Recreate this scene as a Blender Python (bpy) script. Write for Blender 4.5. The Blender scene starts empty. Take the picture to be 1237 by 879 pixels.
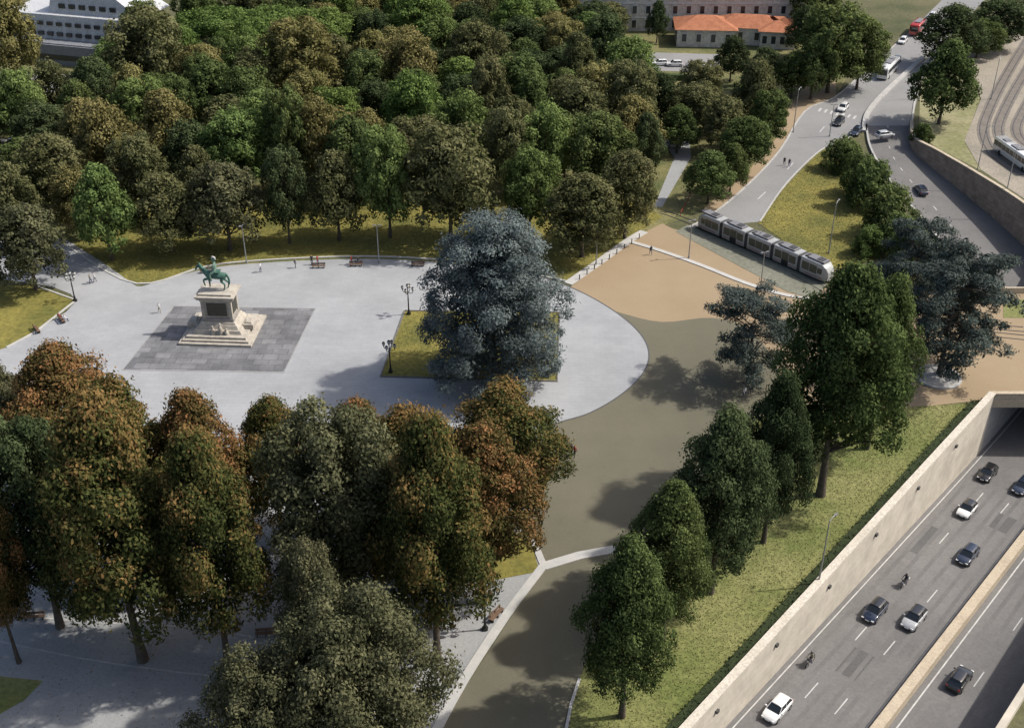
import bpy, math, random
import numpy as np
from mathutils import Vector, Matrix, geometry
rad = math.radians
random.seed(4)
rng = np.random.default_rng(7)
SC = bpy.context.scene
COL = SC.collection
# ------------------------------------------------------------------ survey frame
PIT = rad(31.5); F = 1428.0; CH = 91.0
sp, cp = math.sin(PIT), math.cos(PIT)

def G(x, y, z=0.0):
    """survey-plan coordinate -> point on the ground (metres)"""
    u = (x-618.5)/F; v = (y-439.5)/F
    t = (CH-z)/(sp+v*cp)
    return Vector((u*t, t*(cp-v*sp), z))

def height_at(P, y):
    v = (y-439.5)/F
    return CH - P.y*(sp+v*cp)/(cp-v*sp)

def dist_at(P, h=0):
    return P.y*cp+(CH-h)*sp

# ------------------------------------------------------------------ materials
def new_mat(name):
    m = bpy.data.materials.new(name); m.use_nodes = True
    nt = m.node_tree
    return m, nt, nt.nodes['Principled BSDF']

def M(name, c1, c2=None, scale=0.5, rough=0.85, bump=0.0, fine=0.25, metal=0.0, fscale=None, spec=0.3, c3=None):
    m, nt, b = new_mat(name)
    N = nt.nodes; L = nt.links
    if c2 is None: c2 = tuple(c*0.85 for c in c1)
    tc = N.new('ShaderNodeTexCoord')
    n1 = N.new('ShaderNodeTexNoise'); n1.inputs['Scale'].default_value = scale; n1.inputs['Detail'].default_value = 6
    n1.inputs['Roughness'].default_value = .68
    L.new(tc.outputs['Object'], n1.inputs['Vector'])
    r = N.new('ShaderNodeValToRGB'); r.color_ramp.elements[0].position = .36; r.color_ramp.elements[1].position = .64
    r.color_ramp.elements[0].color = (*c1, 1); r.color_ramp.elements[1].color = (*c2, 1)
    if c3: e = r.color_ramp.elements.new(.78); e.color = (*c3, 1)
    L.new(n1.outputs['Fac'], r.inputs['Fac'])
    n2 = N.new('ShaderNodeTexNoise'); n2.inputs['Scale'].default_value = fscale or scale*14; n2.inputs['Detail'].default_value = 4
    L.new(tc.outputs['Object'], n2.inputs['Vector'])
    mr = N.new('ShaderNodeMapRange'); mr.inputs['From Min'].default_value = .25; mr.inputs['From Max'].default_value = .75
    mr.inputs['To Min'].default_value = 1-fine; mr.inputs['To Max'].default_value = 1+fine
    L.new(n2.outputs['Fac'], mr.inputs['Value'])
    mx = N.new('ShaderNodeVectorMath'); mx.operation = 'SCALE'
    L.new(r.outputs['Color'], mx.inputs[0]); L.new(mr.outputs['Result'], mx.inputs['Scale'])
    L.new(mx.outputs['Vector'], b.inputs['Base Color'])
    b.inputs['Roughness'].default_value = rough; b.inputs['Metallic'].default_value = metal
    b.inputs['Specular IOR Level'].default_value = spec
    if bump:
        bp = N.new('ShaderNodeBump'); bp.inputs['Strength'].default_value = bump; bp.inputs['Distance'].default_value = .1
        L.new(n2.outputs['Fac'], bp.inputs['Height']); L.new(bp.outputs['Normal'], b.inputs['Normal'])
    return m

def flat(name, c, rough=.5, metal=0.0, spec=.5, coat=0):
    m, nt, b = new_mat(name)
    N = nt.nodes; L = nt.links
    n = N.new('ShaderNodeTexNoise'); n.inputs['Scale'].default_value = 3
    tc = N.new('ShaderNodeTexCoord'); L.new(tc.outputs['Object'], n.inputs['Vector'])
    r = N.new('ShaderNodeValToRGB')
    r.color_ramp.elements[0].color = (*[k*.85 for k in c], 1); r.color_ramp.elements[1].color = (*[min(1, k*1.12) for k in c], 1)
    L.new(n.outputs['Fac'], r.inputs['Fac']); L.new(r.outputs['Color'], b.inputs['Base Color'])
    b.inputs['Roughness'].default_value = rough; b.inputs['Metallic'].default_value = metal
    b.inputs['Specular IOR Level'].default_value = spec
    b.inputs['Coat Weight'].default_value = coat
    return m

def paving(name, c1, c2, joint, axis, w, h, rough=.8, vert=False, noise=.25, msize=.02, offset=.5, big=.06):
    """brick-textured surface aligned with a world direction"""
    m, nt, b = new_mat(name)
    N = nt.nodes; L = nt.links
    g = N.new('ShaderNodeNewGeometry')
    d1 = N.new('ShaderNodeVectorMath'); d1.operation = 'DOT_PRODUCT'; d1.inputs[1].default_value = (axis[0], axis[1], 0)
    L.new(g.outputs['Position'], d1.inputs[0])
    d2 = N.new('ShaderNodeVectorMath'); d2.operation = 'DOT_PRODUCT'
    d2.inputs[1].default_value = (0, 0, 1) if vert else (-axis[1], axis[0], 0)
    L.new(g.outputs['Position'], d2.inputs[0])
    cx = N.new('ShaderNodeCombineXYZ'); L.new(d1.outputs['Value'], cx.inputs[0]); L.new(d2.outputs['Value'], cx.inputs[1])
    br = N.new('ShaderNodeTexBrick'); L.new(cx.outputs[0], br.inputs['Vector'])
    br.inputs['Color1'].default_value = (*c1, 1); br.inputs['Color2'].default_value = (*c2, 1); br.inputs['Mortar'].default_value = (*joint, 1)
    br.inputs['Scale'].default_value = 1; br.inputs['Brick Width'].default_value = w; br.inputs['Row Height'].default_value = h
    br.inputs['Mortar Size'].default_value = msize; br.offset = offset
    n = N.new('ShaderNodeTexNoise'); n.inputs['Scale'].default_value = big; n.inputs['Detail'].default_value = 9; n.inputs['Roughness'].default_value = .75
    L.new(g.outputs['Position'], n.inputs['Vector'])
    mr = N.new('ShaderNodeMapRange'); mr.inputs['From Min'].default_value = .3; mr.inputs['From Max'].default_value = .7
    mr.inputs['To Min'].default_value = 1-noise; mr.inputs['To Max'].default_value = 1+noise
    L.new(n.outputs['Fac'], mr.inputs['Value'])
    mx = N.new('ShaderNodeVectorMath'); mx.operation = 'SCALE'
    L.new(br.outputs['Color'], mx.inputs[0]); L.new(mr.outputs['Result'], mx.inputs['Scale'])
    L.new(mx.outputs['Vector'], b.inputs['Base Color'])
    b.inputs['Roughness'].default_value = rough; b.inputs['Specular IOR Level'].default_value = .3
    return m

def leafmat(name, ca, cb, cc, var=.25, mid=.5, hue=.012):
    m = bpy.data.materials.new(name); m.use_nodes = True
    nt = m.node_tree; N = nt.nodes; L = nt.links
    N.remove(N['Principled BSDF']); out = N['Material Output']
    at = N.new('ShaderNodeAttribute'); at.attribute_name = 'tone'
    oi = N.new('ShaderNodeObjectInfo')
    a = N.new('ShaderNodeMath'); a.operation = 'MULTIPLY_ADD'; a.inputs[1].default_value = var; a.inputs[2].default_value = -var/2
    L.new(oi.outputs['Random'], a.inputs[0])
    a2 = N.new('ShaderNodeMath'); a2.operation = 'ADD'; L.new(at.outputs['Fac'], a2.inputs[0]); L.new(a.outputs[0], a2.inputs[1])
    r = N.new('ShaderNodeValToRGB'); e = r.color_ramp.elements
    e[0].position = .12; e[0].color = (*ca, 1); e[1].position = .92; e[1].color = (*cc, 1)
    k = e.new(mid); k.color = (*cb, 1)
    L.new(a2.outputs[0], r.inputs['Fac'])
    hs = N.new('ShaderNodeHueSaturation'); hs.inputs['Saturation'].default_value = .9
    h = N.new('ShaderNodeMapRange'); h.inputs['To Min'].default_value = .5-hue; h.inputs['To Max'].default_value = .5+hue*.3
    mm = N.new('ShaderNodeMath'); mm.operation = 'FRACT'; m3 = N.new('ShaderNodeMath'); m3.operation = 'MULTIPLY'; m3.inputs[1].default_value = 7.3
    L.new(oi.outputs['Random'], m3.inputs[0]); L.new(m3.outputs[0], mm.inputs[0]); L.new(mm.outputs[0], h.inputs['Value'])
    L.new(h.outputs['Result'], hs.inputs['Hue']); L.new(r.outputs['Color'], hs.inputs['Color'])
    d = N.new('ShaderNodeBsdfDiffuse'); t = N.new('ShaderNodeBsdfTranslucent')
    L.new(hs.outputs['Color'], d.inputs['Color']); L.new(hs.outputs['Color'], t.inputs['Color'])
    mx = N.new('ShaderNodeMixShader'); mx.inputs[0].default_value = .3
    L.new(d.outputs[0], mx.inputs[1]); L.new(t.outputs[0], mx.inputs[2]); L.new(mx.outputs[0], out.inputs['Surface'])
    return m

# ------------------------------------------------------------------ mesh builder
class MB:
    def __init__(s): s.v = []; s.f = []; s.m = []; s.s = []
    def add(s, vs, fs, mi=0, sm=False):
        o = len(s.v); s.v += [tuple(p) for p in vs]
        for f in fs: s.f.append([i+o for i in f]); s.m.append(mi); s.s.append(sm)
    def box(s, c, d, mi=0, rz=0, tx=1, ty=1, sx=0):
        x, y, z = d[0]/2, d[1]/2, d[2]/2
        vs = []
        for k, (fx, fy, ox) in ((-1, (1, 1, 0)), (1, (tx, ty, sx))):
            for a, b in ((-1, -1), (1, -1), (1, 1), (-1, 1)):
                p = Vector((a*x*fx+ox, b*y*fy, k*z))
                if rz: p = Matrix.Rotation(rz, 3, 'Z') @ p
                vs.append((p.x+c[0], p.y+c[1], p.z+c[2]))
        s.add(vs, [(3, 2, 1, 0), (4, 5, 6, 7), (0, 1, 5, 4), (1, 2, 6, 5), (2, 3, 7, 6), (3, 0, 4, 7)], mi)
    def loft(s, rings, mi=0, cap=True, sm=True):
        n = len(rings[0]); vs = [p for r in rings for p in r]; fs = []
        for i in range(len(rings)-1):
            for j in range(n):
                k = (j+1) % n; fs.append((i*n+j, i*n+k, (i+1)*n+k, (i+1)*n+j))
        s.add(vs, fs, mi, sm)
        if cap:
            s.add(rings[0], [list(range(n))[::-1]], mi); s.add(rings[-1], [list(range(n))], mi)
    def tube(s, path, radii, mi=0, n=8, cap=True, sm=True):
        path = [Vector(p) for p in path]; rings = []
        for i, p in enumerate(path):
            t = (path[min(i+1, len(path)-1)]-path[max(i-1, 0)]).normalized()
            ref = Vector((0, 0, 1)) if abs(t.z) < .9 else Vector((1, 0, 0))
            a = t.cross(ref).normalized(); b = a.cross(t)
            rings.append([p+(a*math.cos(2*math.pi*j/n)+b*math.sin(2*math.pi*j/n))*radii[i] for j in range(n)])
        s.loft(rings, mi, cap, sm)
    def cyl(s, c, r, h, mi=0, n=14, axis='z', r2=None):
        c = Vector(c); d = {'x': Vector((1, 0, 0)), 'y': Vector((0, 1, 0)), 'z': Vector((0, 0, 1))}[axis]
        s.tube([c-d*h/2, c+d*h/2], [r, r if r2 is None else r2], mi, n)
    def ball(s, c, r, mi=0, n=10, k=6, sc=(1, 1, 1)):
        rings = []
        for i in range(k+1):
            a = math.pi*(i+.02)/(k+.04)-math.pi/2
            rings.append([(c[0]+r*sc[0]*math.cos(a)*math.cos(2*math.pi*j/n), c[1]+r*sc[1]*math.cos(a)*math.sin(2*math.pi*j/n), c[2]+r*sc[2]*math.sin(a)) for j in range(n)])
        s.loft(rings, mi, True, True)
    def mesh(s, name, mats):
        me = bpy.data.meshes.new(name); me.from_pydata(s.v, [], s.f)
        for m in mats: me.materials.append(m)
        me.polygons.foreach_set('material_index', s.m); me.polygons.foreach_set('use_smooth', s.s)
        me.update(); return me
    def obj(s, name, mats, parent=None, loc=None, rz=0, bevel=0):
        o = bpy.data.objects.new(name, s.mesh(name, mats)); COL.objects.link(o)
        if parent: o.parent = parent
        if loc is not None: o.location = loc
        o.rotation_euler[2] = rz
        if bevel:
            b = o.modifiers.new('bevel', 'BEVEL'); b.width = bevel; b.segments = 2; b.limit_method = 'ANGLE'
        return o

def inst(name, mesh, loc, rz=0, sc=(1, 1, 1), parent=None):
    o = bpy.data.objects.new(name, mesh); COL.objects.link(o); o.location = loc; o.rotation_euler[2] = rz; o.scale = sc
    if parent: o.parent = parent
    return o

def empty(name, loc, rz=0):
    e = bpy.data.objects.new(name, None); COL.objects.link(e); e.location = loc; e.rotation_euler[2] = rz; return e

def spl(pts, n=6):
    out = []
    P = [Vector((p[0], p[1])) for p in pts]
    for i in range(len(P)-1):
        p0 = P[max(i-1, 0)]; p1 = P[i]; p2 = P[i+1]; p3 = P[min(i+2, len(P)-1)]
        for k in range(n):
            t = k/n
            q = .5*((2*p1)+(p2-p0)*t+(2*p0-5*p1+4*p2-p3)*t*t+(3*p1-p0-3*p2+p3)*t**3)
            out.append((q.x, q.y))
    out.append(tuple(P[-1])); return out

def sheet(name, loops, z, mat, world=False):
    if not isinstance(loops[0][0], (list, tuple, Vector)) or isinstance(loops[0], Vector): loops = [loops]
    L = []
    for lp in loops:
        L.append([Vector((p[0], p[1], 0)) if world else G(*p) for p in lp])
    tri = geometry.tessellate_polygon(L)
    vs = [(p.x, p.y, z) for lp in L for p in lp]
    fs = []
    for t in tri:
        a, b, c = [Vector(vs[i]) for i in t]
        if (b-a).cross(c-a).z < 0: t = (t[0], t[2], t[1])
        fs.append(t)
    me = bpy.data.meshes.new(name); me.from_pydata(vs, [], fs); me.materials.append(mat); me.update()
    o = bpy.data.objects.new(name, me); COL.objects.link(o); return o

def ribbon(mb, pts, w, z0, z1, mi=0):
    """raised strip (kerb, rail, painted line) following ground points"""
    P = [Vector(p) for p in pts]; n = len(P); rings = []
    for i in range(n):
        t = P[min(i+1, n-1)]-P[max(i-1, 0)]; t.z = 0; t.normalize(); s_ = Vector((-t.y, t.x, 0))*w/2
        p = P[i]
        rings.append([(p.x+s_.x, p.y+s_.y, p.z+z1), (p.x-s_.x, p.y-s_.y, p.z+z1), (p.x-s_.x, p.y-s_.y, p.z+z0), (p.x+s_.x, p.y+s_.y, p.z+z0)])
    mb.loft(rings, mi, True, False)

def gl(pts): return [G(*p) for p in pts]

# ------------------------------------------------------------------ underpass frame
W0 = G(840, 879); W1 = G(1200, 483)
wv = (W1-W0).normalized(); nv = Vector((wv.y, -wv.x, 0)); KP = (W1-W0).length
def zr(k): return max(-9.0, min(-1.5, -5.3-3.7*k/KP))
def KM(k, m, dz=0.0):
    p = W0+wv*k+nv*m; p.z = zr(k)+dz; return p
def R(x, y):
    z = -6
    for _ in range(12):
        p = G(x, y, z); z = zr((p-W0).dot(wv))
    return G(x, y, z)
ROADANG = math.atan2(wv.y, wv.x)

# ------------------------------------------------------------------ surface materials
sqdir = (G(343, 450)-G(150, 447)).normalized()
m_ground = M('ground', (.06, .07, .03), (.12, .11, .06), .06, .95, .3, .3, fscale=1.5)
m_grass = M('lawn', (.11, .11, .028), (.21, .18, .045), .13, .95, .5, .3, fscale=1.6, c3=(.29, .22, .08))
m_grassg = M('lawn_green', (.115, .14, .038), (.215, .21, .085), .09, .95, .5, .28, fscale=1.8, c3=(.29, .265, .15))
m_park = M('park_soil', (.08, .095, .035), (.19, .17, .075), .10, .95, .5, .35, fscale=2)
m_plaza = paving('plaza_paving', (.295, .305, .318), (.31, .32, .333), (.275, .285, .298), sqdir, 1.6, .8, noise=.16, big=.10, msize=.03)
m_slab = paving('granite_slabs', (.12, .122, .13), (.19, .192, .20), (.10, .10, .11), sqdir, 2.3, 1.5, noise=.35, big=.35, msize=.05)
m_tan = M('tan_pavement', (.265, .20, .125), (.30, .23, .15), .05, .9, .1, .07, fscale=4)
m_olive = M('shade_toned_path', (.118, .112, .08), (.145, .134, .096), .05, .9, .1, .07, fscale=4)  # darker olive version of the paving, with the shade put into its colour
m_light = M('light_stone', (.38, .38, .37), (.46, .45, .43), .5, .8, .1, .1)
m_asph = M('asphalt', (.12, .117, .116), (.165, .16, .157), .07, .85, .2, .12, fscale=3)
m_asph2 = M('asphalt_street', (.20, .20, .20), (.245, .245, .245), .05, .85, .2, .10, fscale=3)
m_white = M('road_paint', (.50, .50, .49), (.36, .36, .35), 1.2, .7)
m_grey = M('park_gravel', (.25, .257, .262), (.305, .31, .31), .10, .9, .2, .12, fscale=3)
m_kerb = M('kerb', (.33, .33, .32), (.42, .41, .39), .8, .85)
m_wall = paving('retaining_wall_stone', (.46, .42, .35), (.50, .455, .385), (.38, .345, .29), wv, 2.4, 1.1, vert=True, noise=.22, big=.35)
m_wall2 = M('median_stone', (.38, .32, .24), (.46, .395, .30), .3, .85, .3, .2)
rdir = (G(1237, 250)-G(1130, 180)).normalized()
m_brown = paving('old_stone_wall', (.20, .165, .135), (.26, .215, .18), (.13, .11, .09), rdir, 1.6, .8, vert=True, noise=.35, big=.5)
m_dirt = M('track_bed', (.22, .20, .165), (.30, .265, .215), .08, .95, .3, .25, fscale=2)
m_rail = M('steel_rail', (.10, .095, .09), (.15, .14, .13), 1, .4, metal=.6)
m_conc = M('concrete', (.30, .30, .29), (.38, .37, .35), .3, .85)

# ------------------------------------------------------------------ ground and its holes
rampL = spl([(1045, 152), (1050, 180), (1070, 215), (1100, 252), (1140, 300), (1178, 348), (1196, 353)], 5)
rampR = spl([(1100, 152), (1104, 172), (1132, 188), (1180, 216), (1240, 255), (1320, 320), (1350, 353)], 5)
hole2 = [G(*p) for p in rampL]+[G(*p) for p in reversed(rampR)]
WM = 22.6
def flatKM(k, m): p = W0+wv*k+nv*m; return Vector((p.x, p.y, 0))
hole1 = [flatKM(-70, -.3), flatKM(KP, -.3), Vector((W1.x+(WM+.3)/nv.x, W1.y, 0)), flatKM(-70, WM+.3)]
big = [(-2500, -900), (2500, -900), (2500, 3500), (-2500, 3500)]
sheet('ground', [[Vector((a, b, 0)) for a, b in big], hole1, hole2], 0, m_ground, world=True)

# ------------------------------------------------------------------ plaza, lawns, paths
park = [(-200, 330), (60, 292), (165, 345), (300, 320), (440, 314), (560, 320), (690, 340), (775, 282), (830, 262), (905, 222), (950, 170), (965, 130), (1010, 118), (1040, 60), (1000, 20), (-300, 20)]
sheet('park_ground', park, .012, m_park)
plaza_edge = spl([(40, 402), (92, 364), (45, 343), (-60, 330), (-60, 300), (60, 288), (100, 302), (165, 346)], 3)+spl([(172, 346), (250, 325), (330, 317), (440, 313), (530, 317), (600, 325), (650, 334), (700, 352), (745, 378), (774, 404), (784, 428), (776, 452), (750, 477), (712, 499), (668, 513)], 6)+[(640, 540), (560, 560), (400, 560), (200, 550), (40, 520), (-60, 480), (-60, 440), (10, 418)]
sheet('plaza_pavement', plaza_edge, .05, m_plaza)
kb = MB()
arc = spl([(600, 325), (650, 334), (700, 352), (745, 378), (774, 404), (784, 428), (776, 452), (750, 477), (712, 499), (668, 513), (640, 530)], 8)
sheet('left_lawn', [(-100, 342), (42, 345), (92, 363), (42, 402), (8, 420), (-100, 452)], .055, m_grass)
upl = spl([(85, 300), (165, 343), (250, 322), (330, 314), (440, 310), (530, 314), (600, 322), (684, 340)], 5)
lawn_up = upl+[(760, 288), (800, 262), (760, 235), (560, 235), (300, 235), (200, 245), (120, 270)]
sheet('plaza_lawn', lawn_up, .03, m_grass)
ribbon(kb, gl(upl), .4, .0, .16, 0)
ribbon(kb, gl([(42, 345), (92, 363), (42, 402), (8, 420)]), .35, .0, .16, 0)
ribbon(kb, gl([(60, 287), (85, 300)]), .4, .0, .16, 0)
ribbon(kb, gl(spl([(686, 343), (722, 318), (758, 292), (778, 280)], 4)), 1.6, .0, .12, 0)
ribbon(kb, gl(spl([(760, 292), (800, 304), (850, 322), (900, 342), (950, 357), (1010, 366)], 4)), .9, .0, .14, 0)
ribbon(kb, gl(spl([(527, 882), (560, 822), (610, 745), (656, 684)], 3)), 1.0, .0, .13, 0)
ribbon(kb, gl([(645, 655), (657, 684)]), .8, .0, .125, 0)
ribbon(kb, gl([(657, 684), (700, 671), (745, 663)]), 1.3, .0, .12, 0)
ribbon(kb, gl([(682, 890), (690, 850), (700, 820)]), .3, .0, .13, 0)
kb.obj('kerb', [m_light])
k2 = MB(); ribbon(k2, gl(arc), .22, .0, .075, 0)
k2.obj('plaza_edge_trim', [M('dark_steel_edge', (.10, .10, .10), None, 1)])
sheet('monument_paving', [(210, 370), (381, 373), (343, 450), (148, 447)], .07, m_slab)
k3 = MB()
ribbon(k3, gl([(210, 370), (381, 373), (343, 450), (148, 447), (210, 370)]), .3, .05, .09, 0)
k3.obj('monument_paving_border', [M('border_stone', (.30, .30, .30), None, 1)])
bed = [(489, 376), (676, 378), (673, 461), (460, 455)]
sheet('cedar_lawn', bed, .09, m_grass)
k4 = MB(); ribbon(k4, gl(bed+[bed[0]]), .3, .0, .2, 0)
k4.obj('cedar_bed_kerb', [M('bed_kerb', (.12, .12, .10), (.16, .15, .13), 1)])

tanp = [(690, 346), (722, 322), (760, 290), (800, 270), (812, 276), (860, 290), (1010, 352), (1190, 353), (1400, 353), (1400, 482), (1200, 482), (1105, 492), (940, 497)]
lowb = spl([(940, 440), (905, 398), (860, 384), (800, 389), (750, 378), (700, 362)], 4)
sheet('tan_pavement', tanp+[(930, 470), (800, 520), (690, 520)]+[(690, 380)], .02, m_tan)
grassL = spl([(684, 900), (700, 820), (745, 720), (800, 640), (850, 575), (885, 530), (925, 500)], 5)
sheet('shade_toned_path', lowb[:]+[(684, 345), (600, 400), (600, 520), (640, 560), (640, 640), (657, 684), (510, 910)]+grassL[:]+[(935, 480)], .03, m_olive)  # wavy-edged sheet painting the shaded part of the paving
wl = [flatKM(KP-1, -.6), flatKM(-15, -.6)]
g1 = [G(*p) for p in grassL]
verge = [Vector((p.x, p.y, 0)) for p in g1]+[G(1105, 491), G(1192, 486)]+wl
sheet('verge_lawn', verge, .04, m_grassg, world=True)
sheet('gravel_area', [(-150, 560), (400, 560), (640, 540), (648, 655), (657, 684), (500, 920), (-200, 920)], .015, m_grey)
sheet('under_tree_lawn', [(-150, 860), (-150, 800), (52, 822), (30, 845), (0, 862)], .03, m_grassg)
sheet('under_tree_lawn', [(560, 620), (640, 650), (652, 690), (600, 700), (520, 660)], .03, m_grass)
k5 = MB()
ribbon(k5, gl(spl([(-20, 770), (100, 795), (220, 812), (330, 822)], 4)), .2, 0, .05, 0)
ribbon(k5, gl(spl([(-20, 740), (120, 752), (240, 758), (330, 775)], 4)), .2, 0, .05, 0)
k5.obj('path_edging', [m_kerb])

# ------------------------------------------------------------------ upper streets
st = spl([(1200, -60), (1128, 10), (1092, 45), (1050, 82), (1008, 118), (972, 135), (942, 182), (905, 222), (862, 258), (830, 276)], 4)
stR = spl([(918, 268), (945, 228), (975, 196), (998, 178), (1030, 165), (1045, 152)], 4)
sheet('street', st+stR+[(1100, 152), (1108, 120), (1112, 95), (1135, 60), (1180, 10), (1250, -60)], .03, m_asph2)
sheet('sidewalk', [(985, 90), (1010, 80), (1010, 118), (972, 135), (942, 182), (905, 222), (862, 258), (850, 252), (905, 205), (940, 165), (955, 125)], .02, m_tan)
kk = MB()
ribbon(kk, gl(st[8:]), .35, 0, .16)
ribbon(kk, gl(stR[:-4]), .35, 0, .16)
ribbon(kk, gl(spl([(1125, 60), (1100, 84), (1064, 118), (1047, 140), (1044, 160)], 5)), 1.1, 0, .5)
ribbon(kk, gl(spl([(1100, 165), (1104, 130), (1110, 100), (1130, 68)], 5)), .4, 0, .2)
kk.obj('street_kerb', [m_kerb])
tri = spl([(997, 180), (1022, 205), (1050, 245), (1066, 280), (1062, 312)], 4)+[(1012, 325), (960, 300), (916, 270)]+spl([(945, 230), (975, 198), (992, 182)], 3)
sheet('triangular_lawn', tri, .06, m_grass)
sheet('shade_toned_platform', [(816, 280), (830, 272), (1000, 342), (985, 362), (950, 352)], .055, M('platform_shade_tone', (.15, .155, .12), (.19, .19, .15), .1))  # platform strip, tram's shadow painted into its green-grey colour
ln = MB()
for a, b in (((1060, 92), (1052, 99)), ((1085, 70), (1079, 75)), ((996, 153), (990, 160)), ((958, 197), (951, 205)), ((925, 232), (915, 241))):
    ribbon(ln, gl([a, b]), .2, .03, .045)
for i in range(7):
    ribbon(ln, gl([(992+i*7, 131+i*1.5), (989+i*7, 135+i*1.5)]), .5, .03, .045)
ln.obj('lane_markings', [m_white])
rl = MB()
def track(pts, n=8, ties=False):
    P = gl(spl(pts, n))
    for off in (-.72, .72):
        Q = []
        for i, p in enumerate(P):
            t = (P[min(i+1, len(P)-1)]-P[max(i-1, 0)]).normalized(); Q.append(p+Vector((-t.y, t.x, 0))*off)
        ribbon(rl, Q, .16, .02, .085)
    if ties: ribbon(rl, P, 2.6, .0, .045, 1)
track([(1237, 398), (1100, 385), (1040, 360), (1000, 338), (838, 270), (800, 256)])
track([(1300, 414), (1180, 402), (1090, 392), (1030, 368), (960, 330)])
sheet('track_bed', [(1165, 60), (1180, 50), (1260, 30), (1400, 30), (1400, 300), (1237, 240), (1185, 205), (1165, 170), (1185, 120)], .02, m_dirt)
track([(1260, 20), (1222, 80), (1196, 130), (1188, 162), (1206, 192), (1245, 215), (1290, 232)], ties=True)
track([(1276, 30), (1240, 85), (1214, 132), (1206, 160), (1222, 182), (1262, 206), (1300, 220)], ties=True)
track([(1296, 40), (1262, 90), (1236, 135), (1228, 158), (1242, 176), (1290, 200)], ties=True)
rl.obj('tram_tracks', [m_rail, M('sleeper_bed', (.13, .115, .10), (.18, .16, .14), .5)])
sheet('right_verge', [(1110, 160), (1112, 100), (1140, 65), (1175, 50), (1195, 90), (1180, 130), (1165, 172), (1185, 206), (1130, 178)], .015, M('dry_verge', (.16, .165, .07), (.27, .25, .15), .08, .95, .3, .25))
sheet('deck_lawn', [(1212, 362), (1400, 362), (1400, 384), (1212, 384)], .05, m_grassg)

# ------------------------------------------------------------------ ramp (upper right)
nR = len(rampL); zs = [-7.5*min(1, max(0, (i/(nR-6)))**1.05) for i in range(nR)]
mb = MB()
Lp = [G(*p) for p in rampL]; Rp = [G(*p) for p in rampR]
vs = []; fs = []
for i in range(nR):
    vs += [(Lp[i].x, Lp[i].y, zs[i]+.03), (Rp[i].x, Rp[i].y, zs[i]+.03)]
for i in range(nR-1): fs.append((2*i, 2*i+1, 2*i+3, 2*i+2))
mb.add(vs, fs, 0); mb.obj('ramp_road', [m_asph])
for nm, P_, o, sg, mt in (('ramp_side_wall', Lp, .5, .4, m_conc), ('old_stone_wall', Rp, 1.1, -.4, m_brown)):
    mb = MB()
    for i in range(nR-1):
        a, b = P_[i], P_[i+1]
        t = (b-a).normalized(); s_ = Vector((-t.y, t.x, 0))*sg
        q = [(a.x, a.y, zs[i]-.2), (b.x, b.y, zs[i+1]-.2), (b.x, b.y, o), (a.x, a.y, o)]
        r_ = [(p[0]+s_.x, p[1]+s_.y, p[2]) for p in q]
        mb.add(q+r_, [(0, 1, 2, 3), (7, 6, 5, 4), (3, 2, 6, 7)], 0)
    mb.obj(nm, [mt])
mb = MB(); ribbon(mb, [p+Vector((0, 0, 1.1)) for p in Rp], .7, 0, .18); mb.obj('wall_coping', [m_wall2])
mb = MB()
e0, e1 = Lp[-1], Rp[-1]
mb.box(((e0.x+e1.x)/2, e0.y-.2, .3), (e1.x-e0.x, .4, 1.4), 0)
mb.obj('deck_parapet', [m_wall2])
mb = MB()
ml = [(Lp[i]+Rp[i])/2 for i in range(nR)]
for i in range(0, nR-2, 2):
    a = ml[i].copy(); b = ml[i].lerp(ml[i+1], .5); a.z = zs[i]; b.z = (zs[i]+zs[i+1])/2
    ribbon(mb, [a, b], .2, .04, .06)
mb.obj('ramp_markings', [m_white])

# ------------------------------------------------------------------ underpass (lower right)
ks = list(np.arange(-70, KP+70, 6.0))
mb = MB(); vs = []; fs = []
for k in ks:
    vs += [KM(k, -.3), KM(k, WM+.3)]
for i in range(len(ks)-1): fs.append((2*i, 2*i+1, 2*i+3, 2*i+2))
mb.add(vs, fs); mb.obj('underpass_road', [m_asph])
def kwall(name, m0, m1, topf, mats, k0=-70, k1=None):
    mb = MB(); rings = []
    k1 = KP if k1 is None else k1
    for k in np.linspace(k0, k1, 30):
        a, b = KM(k, m0), KM(k, m1); zt = topf(k)
        rings.append([(a.x, a.y, zt), (b.x, b.y, zt), (b.x, b.y, zr(k)-.3), (a.x, a.y, zr(k)-.3)])
    mb.loft(rings, 0, True, False)
    return mb.obj(name, mats)
kwall('retaining_wall', -.7, 0, lambda k: .95, [m_wall])
mb = MB(); ribbon(mb, [Vector((*flatKM(k, -.35).xy, .95)) for k in np.linspace(-70, KP, 20)], .95, 0, .16); mb.obj('wall_coping', [M('coping', (.48, .44, .37), (.55, .51, .44), .3)])
kwall('retaining_wall', WM, WM+.7, lambda k: .9, [m_wall])
kwall('median_wall', 11.7, 12.8, lambda k: zr(k)+1.3, [m_wall2], k1=KP+60)
kwall('tunnel_wall', -.7, 0, lambda k: -.8, [m_conc], KP, KP+66)
kwall('tunnel_wall', WM+1, WM+1.7, lambda k: -.8, [m_conc], KP-18, KP+66)
mb = MB()
X0 = W1.x-.7; X1 = W1.x+(WM+1.5)/nv.x
mb.box(((X0+X1)/2, W1.y+.35, -.6), (X1-X0, .7, 1.3)); mb.box(((X0+X1)/2, W1.y+.35, .5), (X1-X0, .5, .9))
mb.box(((X0+X1)/2, W1.y+.3, 1.0), (X1-X0, .7, .14))
mb.obj('tunnel_portal', [m_wall2])
mb = MB()
mb.add([(W1.x-1, W1.y+.7, -1.0), (X1+1, W1.y+.7, -1.0), (X1+70, W1.y+70, -1.0), (W1.x+40, W1.y+70, -1.0)], [(0, 1, 2, 3)])
mb.obj('tunnel_ceiling', [m_conc])
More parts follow.
